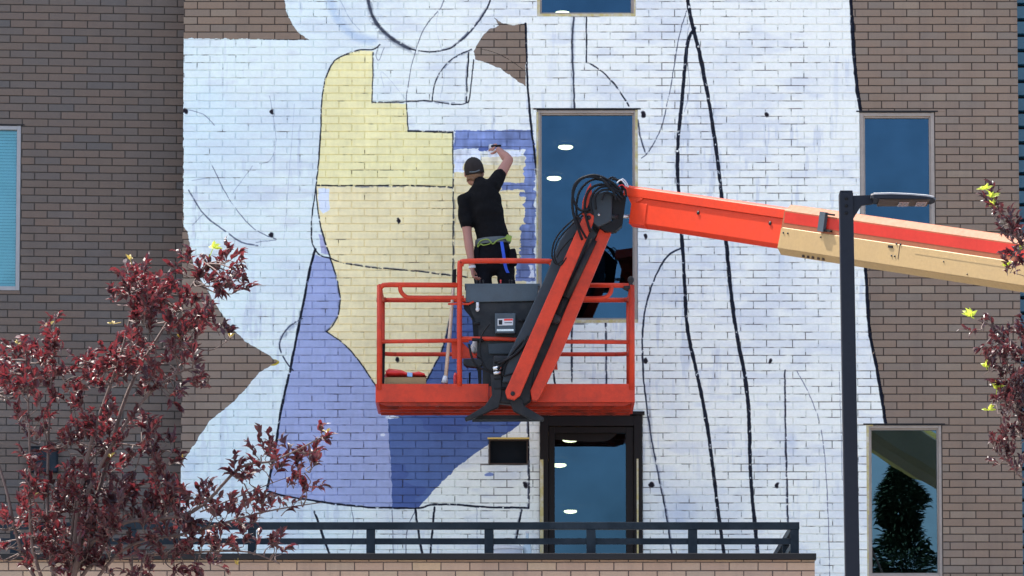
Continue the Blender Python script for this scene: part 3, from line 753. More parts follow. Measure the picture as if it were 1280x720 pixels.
# ------------------------------------------------------------------ terrace
pxr = P(1018.5, 707, YP).x; pzt = P(800, 700, YP).z; pzb = P(800, 738, YP).z
par = thing('parapet_wall', (0, YP, 0), 'light tan brick terrace parapet with dark metal coping along the bottom edge', 'wall')
brick_wall(par, (0, YP, 0), (1, 0), U0P, V0P, PU, PV, P(-60, 707, YP).x, pxr, pzb, pzt, [], M['brick_parapet'], M['mortar_light'], thick=.22)
m = MB().box(P(-60, 707, YP).x, pxr, YP+.006, YP+.22, .13, pzb-.002).box(-9, P(-60, 707, YP).x-.002, YP+.006, YP+.22, .13, pzt).box(pxr-.22, pxr, YP+.222, -.008, .13, pzt)
m.build('outer_wall', M['brick_parapet'], par)
ct = P(800, 691.5, YP-.04).z
MB().box(-9, P(1020.5, 696, YP-.04).x, YP-.04, YP+.26, pzt+.001, ct).box(pxr-.26, P(1020.5, 696, YP-.04).x-.003, YP+.262, -.008, pzt+.001, ct-.001).build('coping', M['coping'], par, bevel=.004)
tag(MB().box(-9, pxr-.222, YP+.222, -.01, 4.3, ZB-.02).build('terrace_floor', M['concrete']), kind='structure')
YR = YP+.1
rl = thing('terrace_railing', (0, YR, ct), 'dark blue grey metal railing with two flat rails on top of the terrace parapet', 'railing')
tz0, tz1 = P(700, 662, YR).z, P(700, 653, YR).z; mz0, mz1 = P(700, 680.5, YR).z, P(700, 673, YR).z
rx = P(999, 655, YR).x
RB = -.07                    # where the side return meets the wall
MB().box(-9, rx, YR-.03, YR+.03, tz0, tz1).build('top_rail', M['rail'], rl, bevel=.003)
MB().box(-9, P(989, 676, YR).x, YR-.012, YR+.012, mz0, mz1).build('middle_rail', M['rail'], rl)
MB().box(rx-.062, rx-.002, YR+.031, RB, tz0+.001, tz1-.001).build('side_top_rail', M['rail'], rl)
MB().box(rx-.045, rx-.02, YR+.031, RB, mz0, mz1).build('side_middle_rail', M['rail'], rl)
for (a, b) in ((-137, -127), (13, 22), (161, 171), (310, 320), (458, 469), (605.5, 617), (733, 744.5), (860, 871.5), (988, 998.5)):
    MB().box(P(a, 670, YR).x, P(b, 670, YR).x, YR-.027, YR+.027, ct+.001, tz0-.001).build('post', M['rail'], rl, bevel=.003)
for yy in (-2.6, -1.3, -.12):
    MB().box(rx-.062, rx-.004, yy-.03, yy+.03, ct+.001, tz0-.001).build('post', M['rail'], rl)
# bucket and bottle by the door
bx = P(634, 690, -.5); zt = ZB-.02
bk = thing('paint_tray', (bx.x, -.45, zt), 'white plastic paint tub on the terrace left of the door, seen through the railing', 'paint tub')
ztop = P(634, 683, -.45).z
MB().tube([(bx.x, -.45, zt), (bx.x, -.45, ztop)], [.11, .135], 20).build('tub', M['whitepl'], bk, smooth=True)
MB().tube([(bx.x, -.45, ztop-.03), (bx.x, -.45, ztop-.005)], .142, 20).build('rim', M['whitepl'], bk)
MB().tube([(bx.x-.14, -.45, ztop-.03), (bx.x-.08, -.5, ztop+.05), (bx.x+.06, -.5, ztop+.06), (bx.x+.14, -.45, ztop-.03)], .004, 6, sm=6).build('handle', M['steel'], bk)
b2 = P(659, 690, -.4)
bo = thing('water_bottle', (b2.x, -.4, zt), 'clear plastic bottle standing on the terrace left of the door', 'bottle')
zb2 = P(659, 667, -.4).z
MB().tube([(b2.x, -.4, zt), (b2.x, -.4, zb2-.12), (b2.x, -.4, zb2-.04), (b2.x, -.4, zb2)], [.036, .038, .014, .013], 14).build('body', M['clear'], bo, smooth=True)
MB().tube([(b2.x, -.4, zb2), (b2.x, -.4, zb2+.02)], .016, 12).build('cap', M['whitepl'], bo)

# ------------------------------------------------------------------ boom lift
YF, YB = -1.50, -.68
lift = thing('boom_lift', (8.2, -10.4, 0), 'orange boom lift with a railed work basket hanging in front of the mural', 'boom lift')
A = lambda x, y: P(x, y, YF)
def rail(name, pts, r=.021, mat='orange', sm=0, par=None):
    return MB().tube(pts, r, 10, sm=sm).build(name, M[mat], par or lift, smooth=True)
xl, xr = A(474.5, 400).x, A(789.5, 400).x
z_top = A(600, 356.5).z; z_mid = A(600, 427).z; z_toe = A(600, 480).z; z_bot = A(600, 503).z
# basket floor tray: toe boards on four sides and a cross-ribbed floor
bsk = lift
xa, xb = A(469.5, 490).x, A(793.5, 490).x
xg0, xg1 = A(611, 490).x, A(664, 490).x
for (u, v) in ((xa, xg0), (xg1, xb)):
    MB().box(u, v, YF-.012, YF+.012, z_bot, z_toe).build('toe_board', M['orange'], bsk, bevel=.004)
MB().box(xg0+.001, xg1-.001, YF-.002, YF+.01, z_bot, z_toe-.02).build('toe_board', M['orange'], bsk)
MB().box(xa, xb, YB-.012, YB+.012, z_bot, z_toe-.0).build('toe_board', M['orange'], bsk, bevel=.004)
MB().box(xa, xa+.024, YF+.013, YB-.013, z_bot, z_toe).build('toe_board', M['orange'], bsk)
MB().box(xb-.024, xb, YF+.013, YB-.013, z_bot, z_toe).build('toe_board', M['orange'], bsk)
MB().box(xa+.025, xb-.025, YF+.013, YB-.013, z_bot+.02, z_bot+.03).build('floor_plate', M['orange_under'], bsk)
MB().prism([(xa+.02, YF+.0, z_bot-.002), (xb-.02, YF+.0, z_bot-.002), (xb-.10, YF+.0, z_bot-.03), (xa+.10, YF, z_bot-.03)], (0, .03, 0)).build('lower_skirt', M['orange_under'], bsk)
for y in (YF+.22, YF+.42, YF+.62):
    MB().box(xa+.03, xb-.03, y-.02, y+.02, z_bot-.035, z_bot+.018).build('floor_beam', M['orange_under'], bsk)
for px in (500, 546, 592, 690, 738, 770):
    x = A(px, 500).x; MB().box(x-.014, x+.014, YF+.035, YB-.02, z_bot-.018, z_bot+.0185).build('floor_rib', M['orange_under'], bsk)
# uprights
for x in (xl, xr):
    for y in (YF, YB):
        rail('upright', [(x, y, z_toe-.05), (x, y, z_top)], .024 if x == xl else .027)
xk = A(574.5, 400).x; zk = A(600, 326.5).z; xk2 = A(693, 345).x
# front rails
rail('top_rail', [(xl, YF, z_top-.03), (xl+.03, YF, z_top), (xl+.09, YF, z_top+.004), (xk, YF, z_top)], .022)
rail('top_rail', [A(733, 356.5), (xr-.03, YF, z_top-.003), (xr, YF, z_top-.03)], .021)
rail('mid_rail', [(xl, YF, z_mid), A(586, 425.5)], .018)
rail('mid_rail', [A(574, 423), A(625, 423.5), A(690, 427), (xr, YF, z_mid-.005)], .018)
rail('console_rail', [(xk, YF-.004, z_toe-.02), (xk, YF-.004, zk-.10), (xk+.02, YF-.004, zk-.03), (xk+.08, YF-.004, zk), (xk2-.10, YF-.004, zk), (xk2-.03, YF-.004, zk-.02), (xk2+.0, YF-.004, zk-.07), (xk2+.01, YF-.004, zk-.25)], .023, sm=5)
# back and side rails
rb = [(xl, YF, z_top-.01), (xl, YB-.12, z_top-.01), (xl+.03, YB-.03, z_top-.01), (xl+.12, YB, z_top-.01), (xr-.12, YB, z_top-.01), (xr-.03, YB-.03, z_top-.01), (xr, YB-.12, z_top-.01), (xr, YF, z_top-.01)]
rail('rear_top_rail', rb, .021, sm=3)
rb = [(xl, YF, z_mid), (xl, YB-.3, z_mid), (xl, YB-.12, z_mid), (xl+.03, YB-.03, z_mid), (xl+.12, YB, z_mid), (xl+.3, YB, z_mid), (xr-.3, YB, z_mid), (xr-.12, YB, z_mid), (xr-.03, YB-.03, z_mid), (xr, YB-.12, z_mid), (xr, YB-.3, z_mid), (xr, YF, z_mid)]
rail('rear_mid_rail', rb, .019, sm=3)
rail('inner_loop', [A(500, 357), A(501, 364), A(507, 370.5), A(518, 372), A(580, 372)], .019, sm=4)
rail('inner_loop', [A(765, 357), A(763, 366), A(757, 371.5), A(745, 373), A(720, 373)], .019, sm=4)
rail('gate_bar', [A(560, 380), A(586, 380), A(592, 377)], .009)
# gate hinge strips, gusset plates, beacon
MB().ppx([(475, 429), (481.5, 429), (480.5, 479), (475, 479)], YF+.05, .03).build('gate_pad', M['black'], lift)
MB().ppx([(564, 428), (577, 427), (597, 447.5), (565, 448.5)], YF+.06, .012).build('gusset_plate', M['orange'], lift)
MB().ppx([(566.5, 337), (570.5, 336), (570, 357), (566, 357)], YF+.04, .03).build('switch_pad', M['black'], lift)
MB().ppx([(671, 441), (696, 441), (697, 462), (691, 462), (690, 452), (672, 449)], YF+.06, .012).build('gusset_plate', M['orange'], lift)
MB().ppx([(735, 361), (790, 361), (786, 399), (735, 399)], YF+.5, .012)
bc = A(788.5, 350)
m = MB().ell((bc.x, YF, bc.z), (.028, .028, .034), 12, 8); m.box(bc.x-.016, bc.x+.016, YF-.02, YF+.02, bc.z-.07, bc.z-.02).tube([(bc.x-.06, YF-.02, bc.z-.075), (bc.x+.01, YF, bc.z-.06)], .02, 8)
m.build('alarm_horn', M['blackmetal'], lift)
# control console
cs = MB().prism([A(582.5, 357), A(582, 375), A(584, 378), A(671, 376), A(673, 357)], (0, .26, 0)).build('console_box', M['slate_light'], lift, bevel=.006)
MB().prism([A(581, 354.5), A(581, 357.2), A(675, 357.2), A(675, 354.5)], (0, .28, 0)).build('console_lid', M['slate_light'], lift)
for px in (596, 600, 604, 626, 637, 640):
    p = P(px, 354, YF+.12); MB().tube([p, p+Vector((0, 0, .02))], .006, 8).ell(p+Vector((0, 0, .022)), (.009, .009, .009), 8, 6).build('toggle_lever', M['blackmetal'] if px != 626 else M['redbag'], lift)
MB().ppx([(586, 378), (668, 377), (660, 402), (655, 440), (650, 480), (604, 480), (603, 450), (596, 446), (597, 408), (588, 395)], YF+.02, .12).build('console_support', M['blackmetal'], lift, bevel=.008)
MB().ppx([(579, 378), (584, 378), (592, 396), (598, 410), (598, 422), (592, 424), (590, 398), (580, 386)], YF+.02, .03).build('console_bracket', M['black'], lift)
cbx = MB().ppx([(618.5, 391.5), (644.5, 391.5), (644, 416.5), (619, 416.5)], YF-.055, .07).build('junction_box', M['slate_light'], lift, bevel=.006)
MB().ppx([(622, 398.5), (641.5, 398), (641.3, 406.5), (622, 407)], YF-.058, .002).build('warning_label', M['whitepl'], cbx)
MB().ppx([(630, 398.6), (641, 398.3), (641, 400.6), (630, 401)], YF-.0595, .001).build('label_band', M['redbag'], cbx)
MB().ppx([(623.2, 400), (628, 400), (627.8, 405.8), (623.4, 405.8)], YF-.0595, .001).build('label_symbol', M['blackmetal'], cbx)
MB().ppx([(630.5, 403), (640, 402.8), (640, 403.7), (630.5, 403.9)], YF-.0595, .001).build('label_text', M['blackmetal'], cbx)
MB().ppx([(621, 411.5), (642, 411.3), (642, 413.8), (621, 414)], YF-.058, .002).build('name_plate', M['steel'], cbx)
p = A(597, 383); MB().tube([p+Vector((0, -.03, .03)), p+Vector((0, -.03, -.02))], .013, 10).ell(p+Vector((0, -.03, -.03)), (.017, .017, .02), 10, 7).build('connector', M['whitepl'], lift, smooth=True)
for (x, y, x2, y2) in ((592, 405, 600, 405), (648, 401, 656, 402), (590, 425, 604, 426)):
    rail('fitting', [A(x, y)+Vector((0, -.03, 0)), A(x2, y2)+Vector((0, -.03, 0))], .014, 'black')
MB().ppx([(579, 448.5), (600, 448), (603, 452), (603, 457), (597, 459), (583, 458), (579, 455)], YF-.02, .1).build('foot_switch', M['blackmetal'], lift, bevel=.01)
MB().ppx([(594, 458), (602, 458), (602, 480), (598, 480), (597, 463)], YF-.0, .05).build('foot_bracket', M['black'], lift)
MB().ppx([(586, 466), (588.5, 465), (588, 480), (586, 480)], YF+.3, .02).build('cable_clip', M['black'], lift)
MB().ppx([(603, 448), (658, 446), (655, 500), (612, 500), (612, 484), (603, 480)], YF-.0, .0149).build('mount_plate', M['blackmetal'], lift)
MB().ppx([(610, 430), (648, 428), (646, 442), (611, 442)], YF+.0, .019).build('mount_recess', M['slate'], lift)
# rotator and its legs
YJ = YF-.16
rot = MB().ppx([(617, 444), (655, 446), (668, 462), (664, 500), (655, 506), (618, 503), (614, 470)], YJ, .15).build('rotator', M['blackmetal'], lift, bevel=.015)
for y in (452, 462, 474, 486):
    MB().tube([P(618, y, YJ-.012), P(632, y-.5, YJ-.012)], .012, 8).build('rotator_rib', M['black'], rot, smooth=True)
p = P(621.5, 464, YJ-.03)
rail('coupling', [p+Vector((-.035, 0, .02)), p+Vector((.035, 0, .03))], .022, 'steel'); rail('coupling', [p+Vector((-.03, -.01, -.02)), p+Vector((.03, -.01, -.012))], .016, 'steel')
MB().ppx([(613, 467), (627, 467), (627, 495), (623, 509), (590, 524), (582, 526.5), (581, 522), (606, 507), (615, 494)], YJ-.02, .06).build('support_leg', M['blackmetal'], lift, bevel=.008)
MB().ppx([(640, 496), (652, 498), (655, 507), (680, 522), (680, 526), (668, 526), (642, 514), (638, 504)], YJ-.02, .06).build('support_leg', M['blackmetal'], lift, bevel=.008)
MB().ppx([(590, 519), (674, 519), (674, 523.5), (590, 524)], YJ+.045, .20).build('support_beam', M['black'], lift)
# jib: slate box arm with two orange links and a cylinder between them
YA = YJ-.05
MB().ppx([(722, 268), (747, 292), (712, 352), (672, 430), (653, 478), (628, 478), (632, 450), (652, 410), (680, 350), (700, 300)], YA+.02, .13).build('jib_arm', M['slate'], lift, bevel=.01)
MB().ppx([(729.5, 269), (737, 266), (742.5, 269.5), (742, 277), (650, 494), (643, 499.5), (634, 497.5), (631.5, 489)], YA-.10, .07).build('jib_link', M['orange'], lift, bevel=.006)
MB().ppx([(751, 283), (766, 283), (764, 291), (702, 440), (677, 492), (671, 501), (665, 500), (663, 488), (686, 436)], YA+.02, .10).build('jib_link', M['orange'], lift, bevel=.006)
MB().ppx([(742, 281), (755, 283), (684, 440), (673, 480), (655, 480), (662, 462)], YA+.06, .07).build('jib_web', M['blackmetal'], lift)
c1_, c2_ = P(742, 300, YA-.0), P(708, 372, YA-.0); c3_ = P(694, 399, YA)
rail('jib_cylinder', [c1_, c2_], .034, 'blackmetal'); rail('cylinder_rod', [c2_, c3_], .02, 'black')
MB().ell(c3_, (.05, .04, .045), 14, 9).build('cylinder_end', M['blackmetal'], lift, smooth=True)
for q in ((719, 327), (722, 321)):
    MB().ell(P(q[0], q[1], YA-.04), (.012, .012, .012), 8, 6).build('grease_fitting', M['steel'], lift, smooth=True)
for q in ((736, 272), (641, 492)):
    MB().tube([P(q[0], q[1], YA-.106), P(q[0], q[1], YA-.09)], .02, 14).build('pin', M['blackmetal'], lift, smooth=True)
# knuckle head
MB().ppx([(733, 252), (741, 243), (760, 238), (766, 243), (765, 276), (755, 281), (748, 284), (738, 276), (734, 266)], YA-.09, .2).build('knuckle', M['slate'], lift, bevel=.012)
MB().ppx([(765.5, 243), (783, 246), (778, 281), (770, 288), (757, 289), (750, 284), (756, 281), (766, 276)], YA-.07, .16).build('knuckle_plate', M['black'], lift)
MB().ppx([(734, 236), (738.5, 229), (740, 240), (731, 270), (727, 268), (728, 252)], YA-.11, .03).build('guide_plate', M['orange'], lift)
MB().tube([P(748.5, 268.5, YA-.1), P(748.5, 268.5, YA-.09)], .012, 12).build('pin', M['steel'], lift, smooth=True)
def hose(pts, r=.013, Y=YA-.13, mat='black'):
    r = r*.82
    q = [P(a[0], a[1], Y+(a[2] if len(a) > 2 else 0)) for a in pts]
    return MB().tube(q, r, 8, sm=6).build('hose', M[mat], lift, smooth=True)
hose([(736, 262), (724, 262), (716, 246), (719, 230), (732, 221), (752, 224), (772, 238)], .013)
hose([(728, 300), (717, 268), (716, 244), (724, 226), (742, 219), (762, 226), (778, 240)], .014)
hose([(733, 298), (722, 276), (721, 252), (728, 234), (744, 224), (764, 231), (780, 246)], .012, YA-.1)
hose([(738, 290), (731, 262), (735, 240), (748, 231), (766, 234), (779, 243)], .014, YA-.12)
hose([(741, 268), (738, 250), (746, 237), (758, 233), (775, 240)], .013, YA-.14)
hose([(745, 262), (744, 246), (752, 238), (766, 238), (778, 248)], .013, YA-.15)
hose([(760, 225), (766, 222), (774, 228), (779, 238)], .013, YA-.1); hose([(752, 250), (757, 241), (768, 244), (776, 251)], .012, YA-.16)
hose([(750, 222), (760, 232), (768, 242), (770, 250)], .012, YA-.17); hose([(765, 224), (775, 226), (781, 236), (783, 246)], .011, YA-.12)
hose([(738, 258), (725, 268), (706, 284), (694, 300), (690, 318), (695, 330), (704, 325)], .009, YA-.12)
hose([(738, 262), (716, 280), (698, 300), (693, 320), (700, 332), (708, 322)], .008, YA-.1)
hose([(724, 292), (712, 300), (700, 314), (696, 322)], .008, YA-.08)
hose([(727, 285), (716, 296), (718, 310), (712, 330), (700, 352)], .012, YA-.02); hose([(731, 290), (724, 304), (714, 332), (700, 360)], .012, YA-.02)
hose([(660, 420), (648, 440), (630, 452), (622, 462)], .015, YJ-.05); hose([(655, 425), (640, 442), (632, 456), (628, 470)], .013, YJ-.04)
hose([(668, 410), (655, 432), (640, 446), (622, 455)], .012, YJ-.06); hose([(586, 430), (592, 452), (605, 462), (618, 466)], .012, YJ-.02)
hose([(612, 405), (602, 420), (600, 440), (606, 458), (616, 464)], .009, YJ-.03)
hose([(630, 470), (650, 462), (664, 440), (672, 425)], .010, YJ-.06)
hose([(771, 229), (776, 225), (781, 229), (783, 233)], .007, YA-.14, 'whitepl'); hose([(775, 226), (779, 224), (784, 230), (785, 234)], .007, YA-.12, 'whitepl')
hose([(773, 233), (778, 231), (783, 236)], .006, YA-.13, 'redbag')
r0 = P(757, 271, YA-.02); rail('steel_rod', [r0, P(793, 270.5, YA-.06)], .016, 'steel')
MB().tube([P(758, 271, YA-.06), P(773, 271, YA-.06)], .024, 12).build('rod_collar', M['blackmetal'], lift, smooth=True)
# telescoping boom, coming towards the viewer to the right
def beam(name, T0, T1, prof, mats, cut0=0, smooth=False):
    """profile (side, up) swept from T0 to T1; side + is towards the viewer"""
    ax = (T1-T0).normalized(); sd_ = Vector((ax.y, -ax.x, 0)).normalized(); upv = sd_.cross(ax); upv = upv if upv.z > 0 else -upv
    m = MB(); n = len(prof); b = 0
    for k, T in enumerate((T0, T1)):
        for (s_, u_) in prof:
            m.v.append(tuple(T+sd_*s_+upv*u_+ax*(cut0*u_ if k == 0 else 0)))
    for i in range(n):
        j = (i+1) % n; m.cur = mats[i] if isinstance(mats, list) else 0; m.face([i, j, n+j, n+i])
    m.cur = 0; m.face(list(range(n))); m.face([n+i for i in reversed(range(n))])
    return m, sd_, upv, ax
Y0b, Y1b = YA-.02, -6.2
Ta, Tb = P(782, 238, Y0b), P(1300, 312, Y1b)      # line of the front top arris of the inner section
ax = (Tb-Ta).normalized(); at = lambda px: Ta+(Tb-Ta)*(((px-640)/F*1.0)) if False else None
def onaxis(px):                                    # point of the boom axis seen in photo column px
    lo, hi = -0.1, 3.5
    for _ in range(50):
        mid = (lo+hi)/2
        if proj(Ta+(Tb-Ta)*mid)[0] < px: lo = mid
        else: hi = mid
    return Ta+(Tb-Ta)*lo
# fly section (orange): top flange + body
sdv = Vector((ax.y, -ax.x, 0)).normalized(); upb = sdv.cross(ax); upb = upb if upb.z > 0 else -upb
q0, q1, q2 = onaxis(781), onaxis(990), onaxis(792)
fl, *_ = beam('', q0, q1, [(.012, -.045), (.014, .030), (-.012, .045), (-.22, .045), (-.25, .02), (-.25, -.045)], 0)
fl.build('boom_top_flange', M['boom_orange'], lift, bevel=.004)
bd, *_ = beam('', q2, q1, [(0, -.26), (.0, -.047), (-.24, -.047), (-.24, -.26), (-.20, -.30), (-.04, -.30)], 0, cut0=.0)
bd.build('boom_fly_section', M['boom_orange'], lift, bevel=.004)
pl, *_ = beam('', onaxis(791.5), onaxis(811), [(.006, -.275), (.006, -.09), (-.246, -.09), (-.246, -.275), (-.20, -.305), (-.04, -.305)], 0)
pl.build('boom_end_collar', M['boom_orange'], lift, bevel=.003)
MB().prism([onaxis(783)+upb*-.02, onaxis(806)+upb*-.05+sdv*.014, onaxis(792)+upb*-.12], tuple(-sdv*.2)).build('boom_end_gusset', M['orange'], lift)
for px in (875, 965):
    c = onaxis(px)-upb*.10; MB().tube([c+sdv*.001, c+sdv*.008], .016, 14).build('bolt', M['blackmetal'], lift, smooth=True)
# tan outer section with stripe
E = .02
q3, q4 = onaxis(982.5), onaxis(1300)+(Tb-Ta)*1.15
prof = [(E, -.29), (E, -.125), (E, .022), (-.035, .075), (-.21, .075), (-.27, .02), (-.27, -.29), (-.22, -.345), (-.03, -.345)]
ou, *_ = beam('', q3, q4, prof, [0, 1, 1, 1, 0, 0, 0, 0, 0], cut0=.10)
ob = ou.build('boom_outer_section', [M['tan'], M['salmon_cast']], lift)
st, *_ = beam('', onaxis(984), q4-ax*.01, [(E+.002, -.078), (E+.002, .012), (E-.01, .012), (E-.01, -.078)], 0)
st.build('orange_stripe', M['stripe'], ob)
lp, *_ = beam('', q3+ax*.015, q4-ax*.012, [(E+.004, -.292), (E+.004, -.120), (E-.01, -.112), (E-.01, -.30)], 0, cut0=.10)
lp.build('side_plate', M['tan'], ob, bevel=.004)
gr, *_ = beam('', onaxis(1150), onaxis(1262), [(E+.006, -.172), (E+.006, -.160), (E, -.160), (E, -.172)], 0)
gr.build('groove_strip', M['tan'], ob)
def plate(px, up0, up1, wpx, mat, name, off=.006):
    a_, b_ = onaxis(px), onaxis(px+wpx); m = MB()
    m.prism([a_+upb*up0+sdv*(E+.004), b_+upb*up0+sdv*(E+.004), b_+upb*up1+sdv*(E+.004), a_+upb*up1+sdv*(E+.004)], tuple(sdv*off)); return m.build(name, M[mat], ob)
for (px, u) in ((985.5, -.16), (991, -.16), (1032, -.15), (1126, -.115), (1131, -.115), (1122, -.215), (1126, -.215), (1187, -.2), (1218, -.27)):
    c = onaxis(px)+upb*u+sdv*(E+.003); MB().tube([c, c+sdv*.006], .008 if px < 1180 else .006, 10).build('bolt', M['blackmetal'], ob, smooth=True)
for px in (1010, 1016, 1022, 1029, 1035):
    c = onaxis(px)+upb*-.318+sdv*-.005; MB().tube([c, c-upb*.02], .012, 8).build('bolt', M['brown'], ob)
plate(1116.5, -.155, -.135, 5.5, 'black', 'slot'); plate(1130, -.235, -.105, .6, 'brown', 'panel_joint', .002)
plate(1030, -.105, .055, 7, 'slate_light', 'hose_clamp', .03); plate(1037, .035, .05, 9, 'black', 'clamp_strap', .02); plate(1036, -.10, -.085, 9, 'black', 'clamp_strap', .02)
# rest of the machine, out of the picture
e0 = q4
MB().box(e0.x-.5, e0.x+.1, e0.y-.3, e0.y+.35, e0.z-.5, e0.z+.15).build('boom_knuckle', M['slate'], lift, bevel=.03)
MB().prism([(e0.x-.35, e0.y-.1, e0.z-.3), (e0.x-.05, e0.y-.1, e0.z-.3), (e0.x+.5, e0.y-.1, 1.6), (e0.x+.05, e0.y-.1, 1.6)], (0, .3, 0)).build('riser', M['tan'], lift, bevel=.02)
MB().box(e0.x-.9, e0.x+1.3, e0.y-.8, e0.y+.9, 1.0, 1.8).build('turntable', M['boom_orange'], lift, bevel=.08)
MB().box(e0.x-1.2, e0.x+1.2, e0.y-.7, e0.y+.7, .5, .95).build('chassis', M['blackmetal'], lift, bevel=.05)
for sx in (-1, 1):
    for sy in (-1, 1):
        wl = MB().tube([(e0.x+sx*1.0, e0.y+sy*.75, .45), (e0.x+sx*1.0, e0.y+sy*1.08, .45)], .45, 28).build('wheel', M['black'], lift, bevel=.04)
        MB().tube([(e0.x+sx*1.0, e0.y+sy*1.081, .45), (e0.x+sx*1.0, e0.y+sy*1.10, .45)], .24, 20).build('rim', M['tan'], wl)
# load in the basket
zfl = z_bot+.031
bxp = A(507, 475)
cb = thing('cardboard_box', (bxp.x, YF+.25, zfl), 'open cardboard box with red plastic on top in the left end of the lift basket', 'box')
bxl, bxr = A(481, 470).x, A(532, 470).x; bz = A(500, 470.5).z
MB().box(bxl, bxr, YF+.06, YF+.07, zfl, bz).box(bxl, bxr, YF+.40, YF+.41, zfl, bz).box(bxl, bxl+.008, YF+.071, YF+.399, zfl, bz).box(bxr-.008, bxr, YF+.071, YF+.399, zfl, bz-.01).box(bxl+.009, bxr-.009, YF+.071, YF+.399, zfl, zfl+.01).build('carton', M['card'], cb)
rbg = thing('red_plastic_bag', (bxp.x, YF+.25, bz), 'crumpled red plastic bag with a blue patch lying on the cardboard box', 'plastic bag')
m = MB(); rr = random.Random(5); n = 14
top = [(482, 464), (486, 461.5), (494, 462), (503, 463.5), (508, 465.5), (516, 466.5), (524, 466), (530, 467), (532, 470.5)]
rings = []
for i, (a_, b_) in enumerate(top):
    c = P(a_, (b_+472)/2, YF+.2); h = (472-b_)/140/2*1.03
    rings.append((c, Vector((0, .13, 0)), Vector((rr.uniform(-.01, .01), rr.uniform(-.02, .02), h))))
m.loft(rings, 14); m.v = [(x+rr.uniform(-.006, .006), y+rr.uniform(-.012, .012), z+rr.uniform(-.007, .007)) for x, y, z in m.v]
bgo = m.build('bag', M['redbag'], rbg, smooth=True)
MB().ppx([(509, 465.2), (515.5, 466), (515.5, 471), (509, 470.5)], YF+.055, .01).build('blue_patch', M['bluebag'], rbg)
pole = thing('wooden_pole', P(557, 478, YF+.15), 'long pale wooden roller pole leaning inside the lift basket', 'pole')
MB().tube([P(567, 357, YF+.12), P(562, 420, YF+.10), P(556.5, 478, YF+.08)], [.013, .016, .017], 10).build('shaft', M['wood'], pole, smooth=True)
MB().tube([P(557, 470, YF+.08), P(555.5, 479, YF+.08)], [.02, .03], 10).build('socket', M['whitepl'], pole, smooth=True)
rag = thing('white_rag', P(594, 438, YF+.15), 'crumpled white rag hung beside the black console support', 'rag')
m = MB().ell(P(594, 433, YF+.12), (.035, .03, .06), 12, 9).ell(P(591, 437, YF+.11), (.03, .03, .035), 10, 7).ell(P(597, 427, YF+.13), (.02, .02, .03), 10, 7); rr = random.Random(2)
m.v = [(x+rr.uniform(-.006, .006), y, z+rr.uniform(-.008, .008)) for x, y, z in m.v]; m.build('cloth', M['whitepl'], rag, smooth=True)
rc = thing('red_bottle', P(568.5, 478, YF+.2), 'small red spray bottle standing on the basket floor beside the pole', 'bottle')
MB().tube([(A(569, 470).x, YF+.2, zfl), (A(569, 470).x, YF+.2, P(569, 470, YF+.2).z), (A(569, 466).x, YF+.2, P(569, 466, YF+.2).z)], [.02, .018, .008], 12).build('body', M['redbag'], rc, smooth=True)

# ------------------------------------------------------------------ painter
per = thing('person', P(612, 446, -.6), 'painter in black t-shirt and dark cap seen from behind, reaching up with a brush', 'person')
def ring(c, rx, ry, ax_=None):
    """ellipse: rx sideways, ry front to back, perpendicular to direction ax_"""
    ax_ = Vector(ax_ or (0, 0, 1)).normalized(); s_ = Vector((1, 0, 0)); s_ = (s_-ax_*s_.dot(ax_)).normalized(); f_ = ax_.cross(s_)
    return (Vector(c), s_*rx, f_*ry)
def limb(m, pts, n=16):
    """pts: (point, radius or (rx,ry))"""
    cs = [Vector(p[0]) for p in pts]; rings = []; prev = None
    for i, p in enumerate(pts):
        d = (cs[min(i+1, len(cs)-1)]-cs[max(i-1, 0)]).normalized()
        r = p[1] if isinstance(p[1], tuple) else (p[1], p[1])
        s_ = prev if prev is not None else (Vector((1, 0, 0)) if abs(d.x) < .8 else Vector((0, 1, 0)))
        s_ = (s_-d*s_.dot(d)).normalized(); prev = s_; rings.append((cs[i], s_*r[0], d.cross(s_)*r[1]))
    m.loft(rings, n)
    m.ell(cs[0], tuple([max(rings[0][1].length, rings[0][2].length)*.92]*3), 12, 8); m.ell(cs[-1], tuple([min(rings[-1][1].length, rings[-1][2].length)*.98]*3), 12, 8)
Q = P
neck = Q(600, 231, -.58); hc = Q(592.5, 215, -.54)
RS, RE, RW = Q(618, 231, -.60), Q(636, 200, -.42), Q(623, 187, -.17)
LS, LE, LW = Q(580, 251, -.66), Q(584.5, 294, -.72), Q(590, 334, -.78)
LHp, LK, LA = Q(603.5, 324, -.66), Q(605, 386, -.70), Q(603, 440, -.62)
RHp, RK, RA = Q(631, 324, -.66), Q(636, 386, -.70), Q(637, 440, -.62)
b = MB()
# head: cranium, jaw, nose, ears
hd = Vector((-.02, .10, 0))
b.ell(hc, (.076, .094, .105), 20, 14); b.ell(hc+Vector((-.012, .035, -.055)), (.056, .062, .062), 16, 10)
b.ell(hc+Vector((-.018, .102, -.018)), (.014, .022, .024), 10, 8)
for sx in (-1, 1): b.ell(hc+Vector((sx*.078, .0, -.015)), (.012, .022, .032), 10, 8); b.ell(hc+Vector((sx*.03-.018, .088, .012)), (.014, .008, .009), 8, 6)
b.ell(hc+Vector((-.018, .092, -.052)), (.024, .01, .009), 10, 6)
limb(b, [(hc+Vector((.01, -.01, -.05)), .056), (neck, .056), (Q(603, 240, -.6), .055)])
limb(b, [(Q(605, 250, -.61), (.13, .075)), (Q(608, 265, -.64), (.14, .095)), (Q(613, 290, -.66), (.125, .095)), (Q(616, 318, -.66), (.145, .11)), (Q(616, 330, -.66), (.13, .10))])
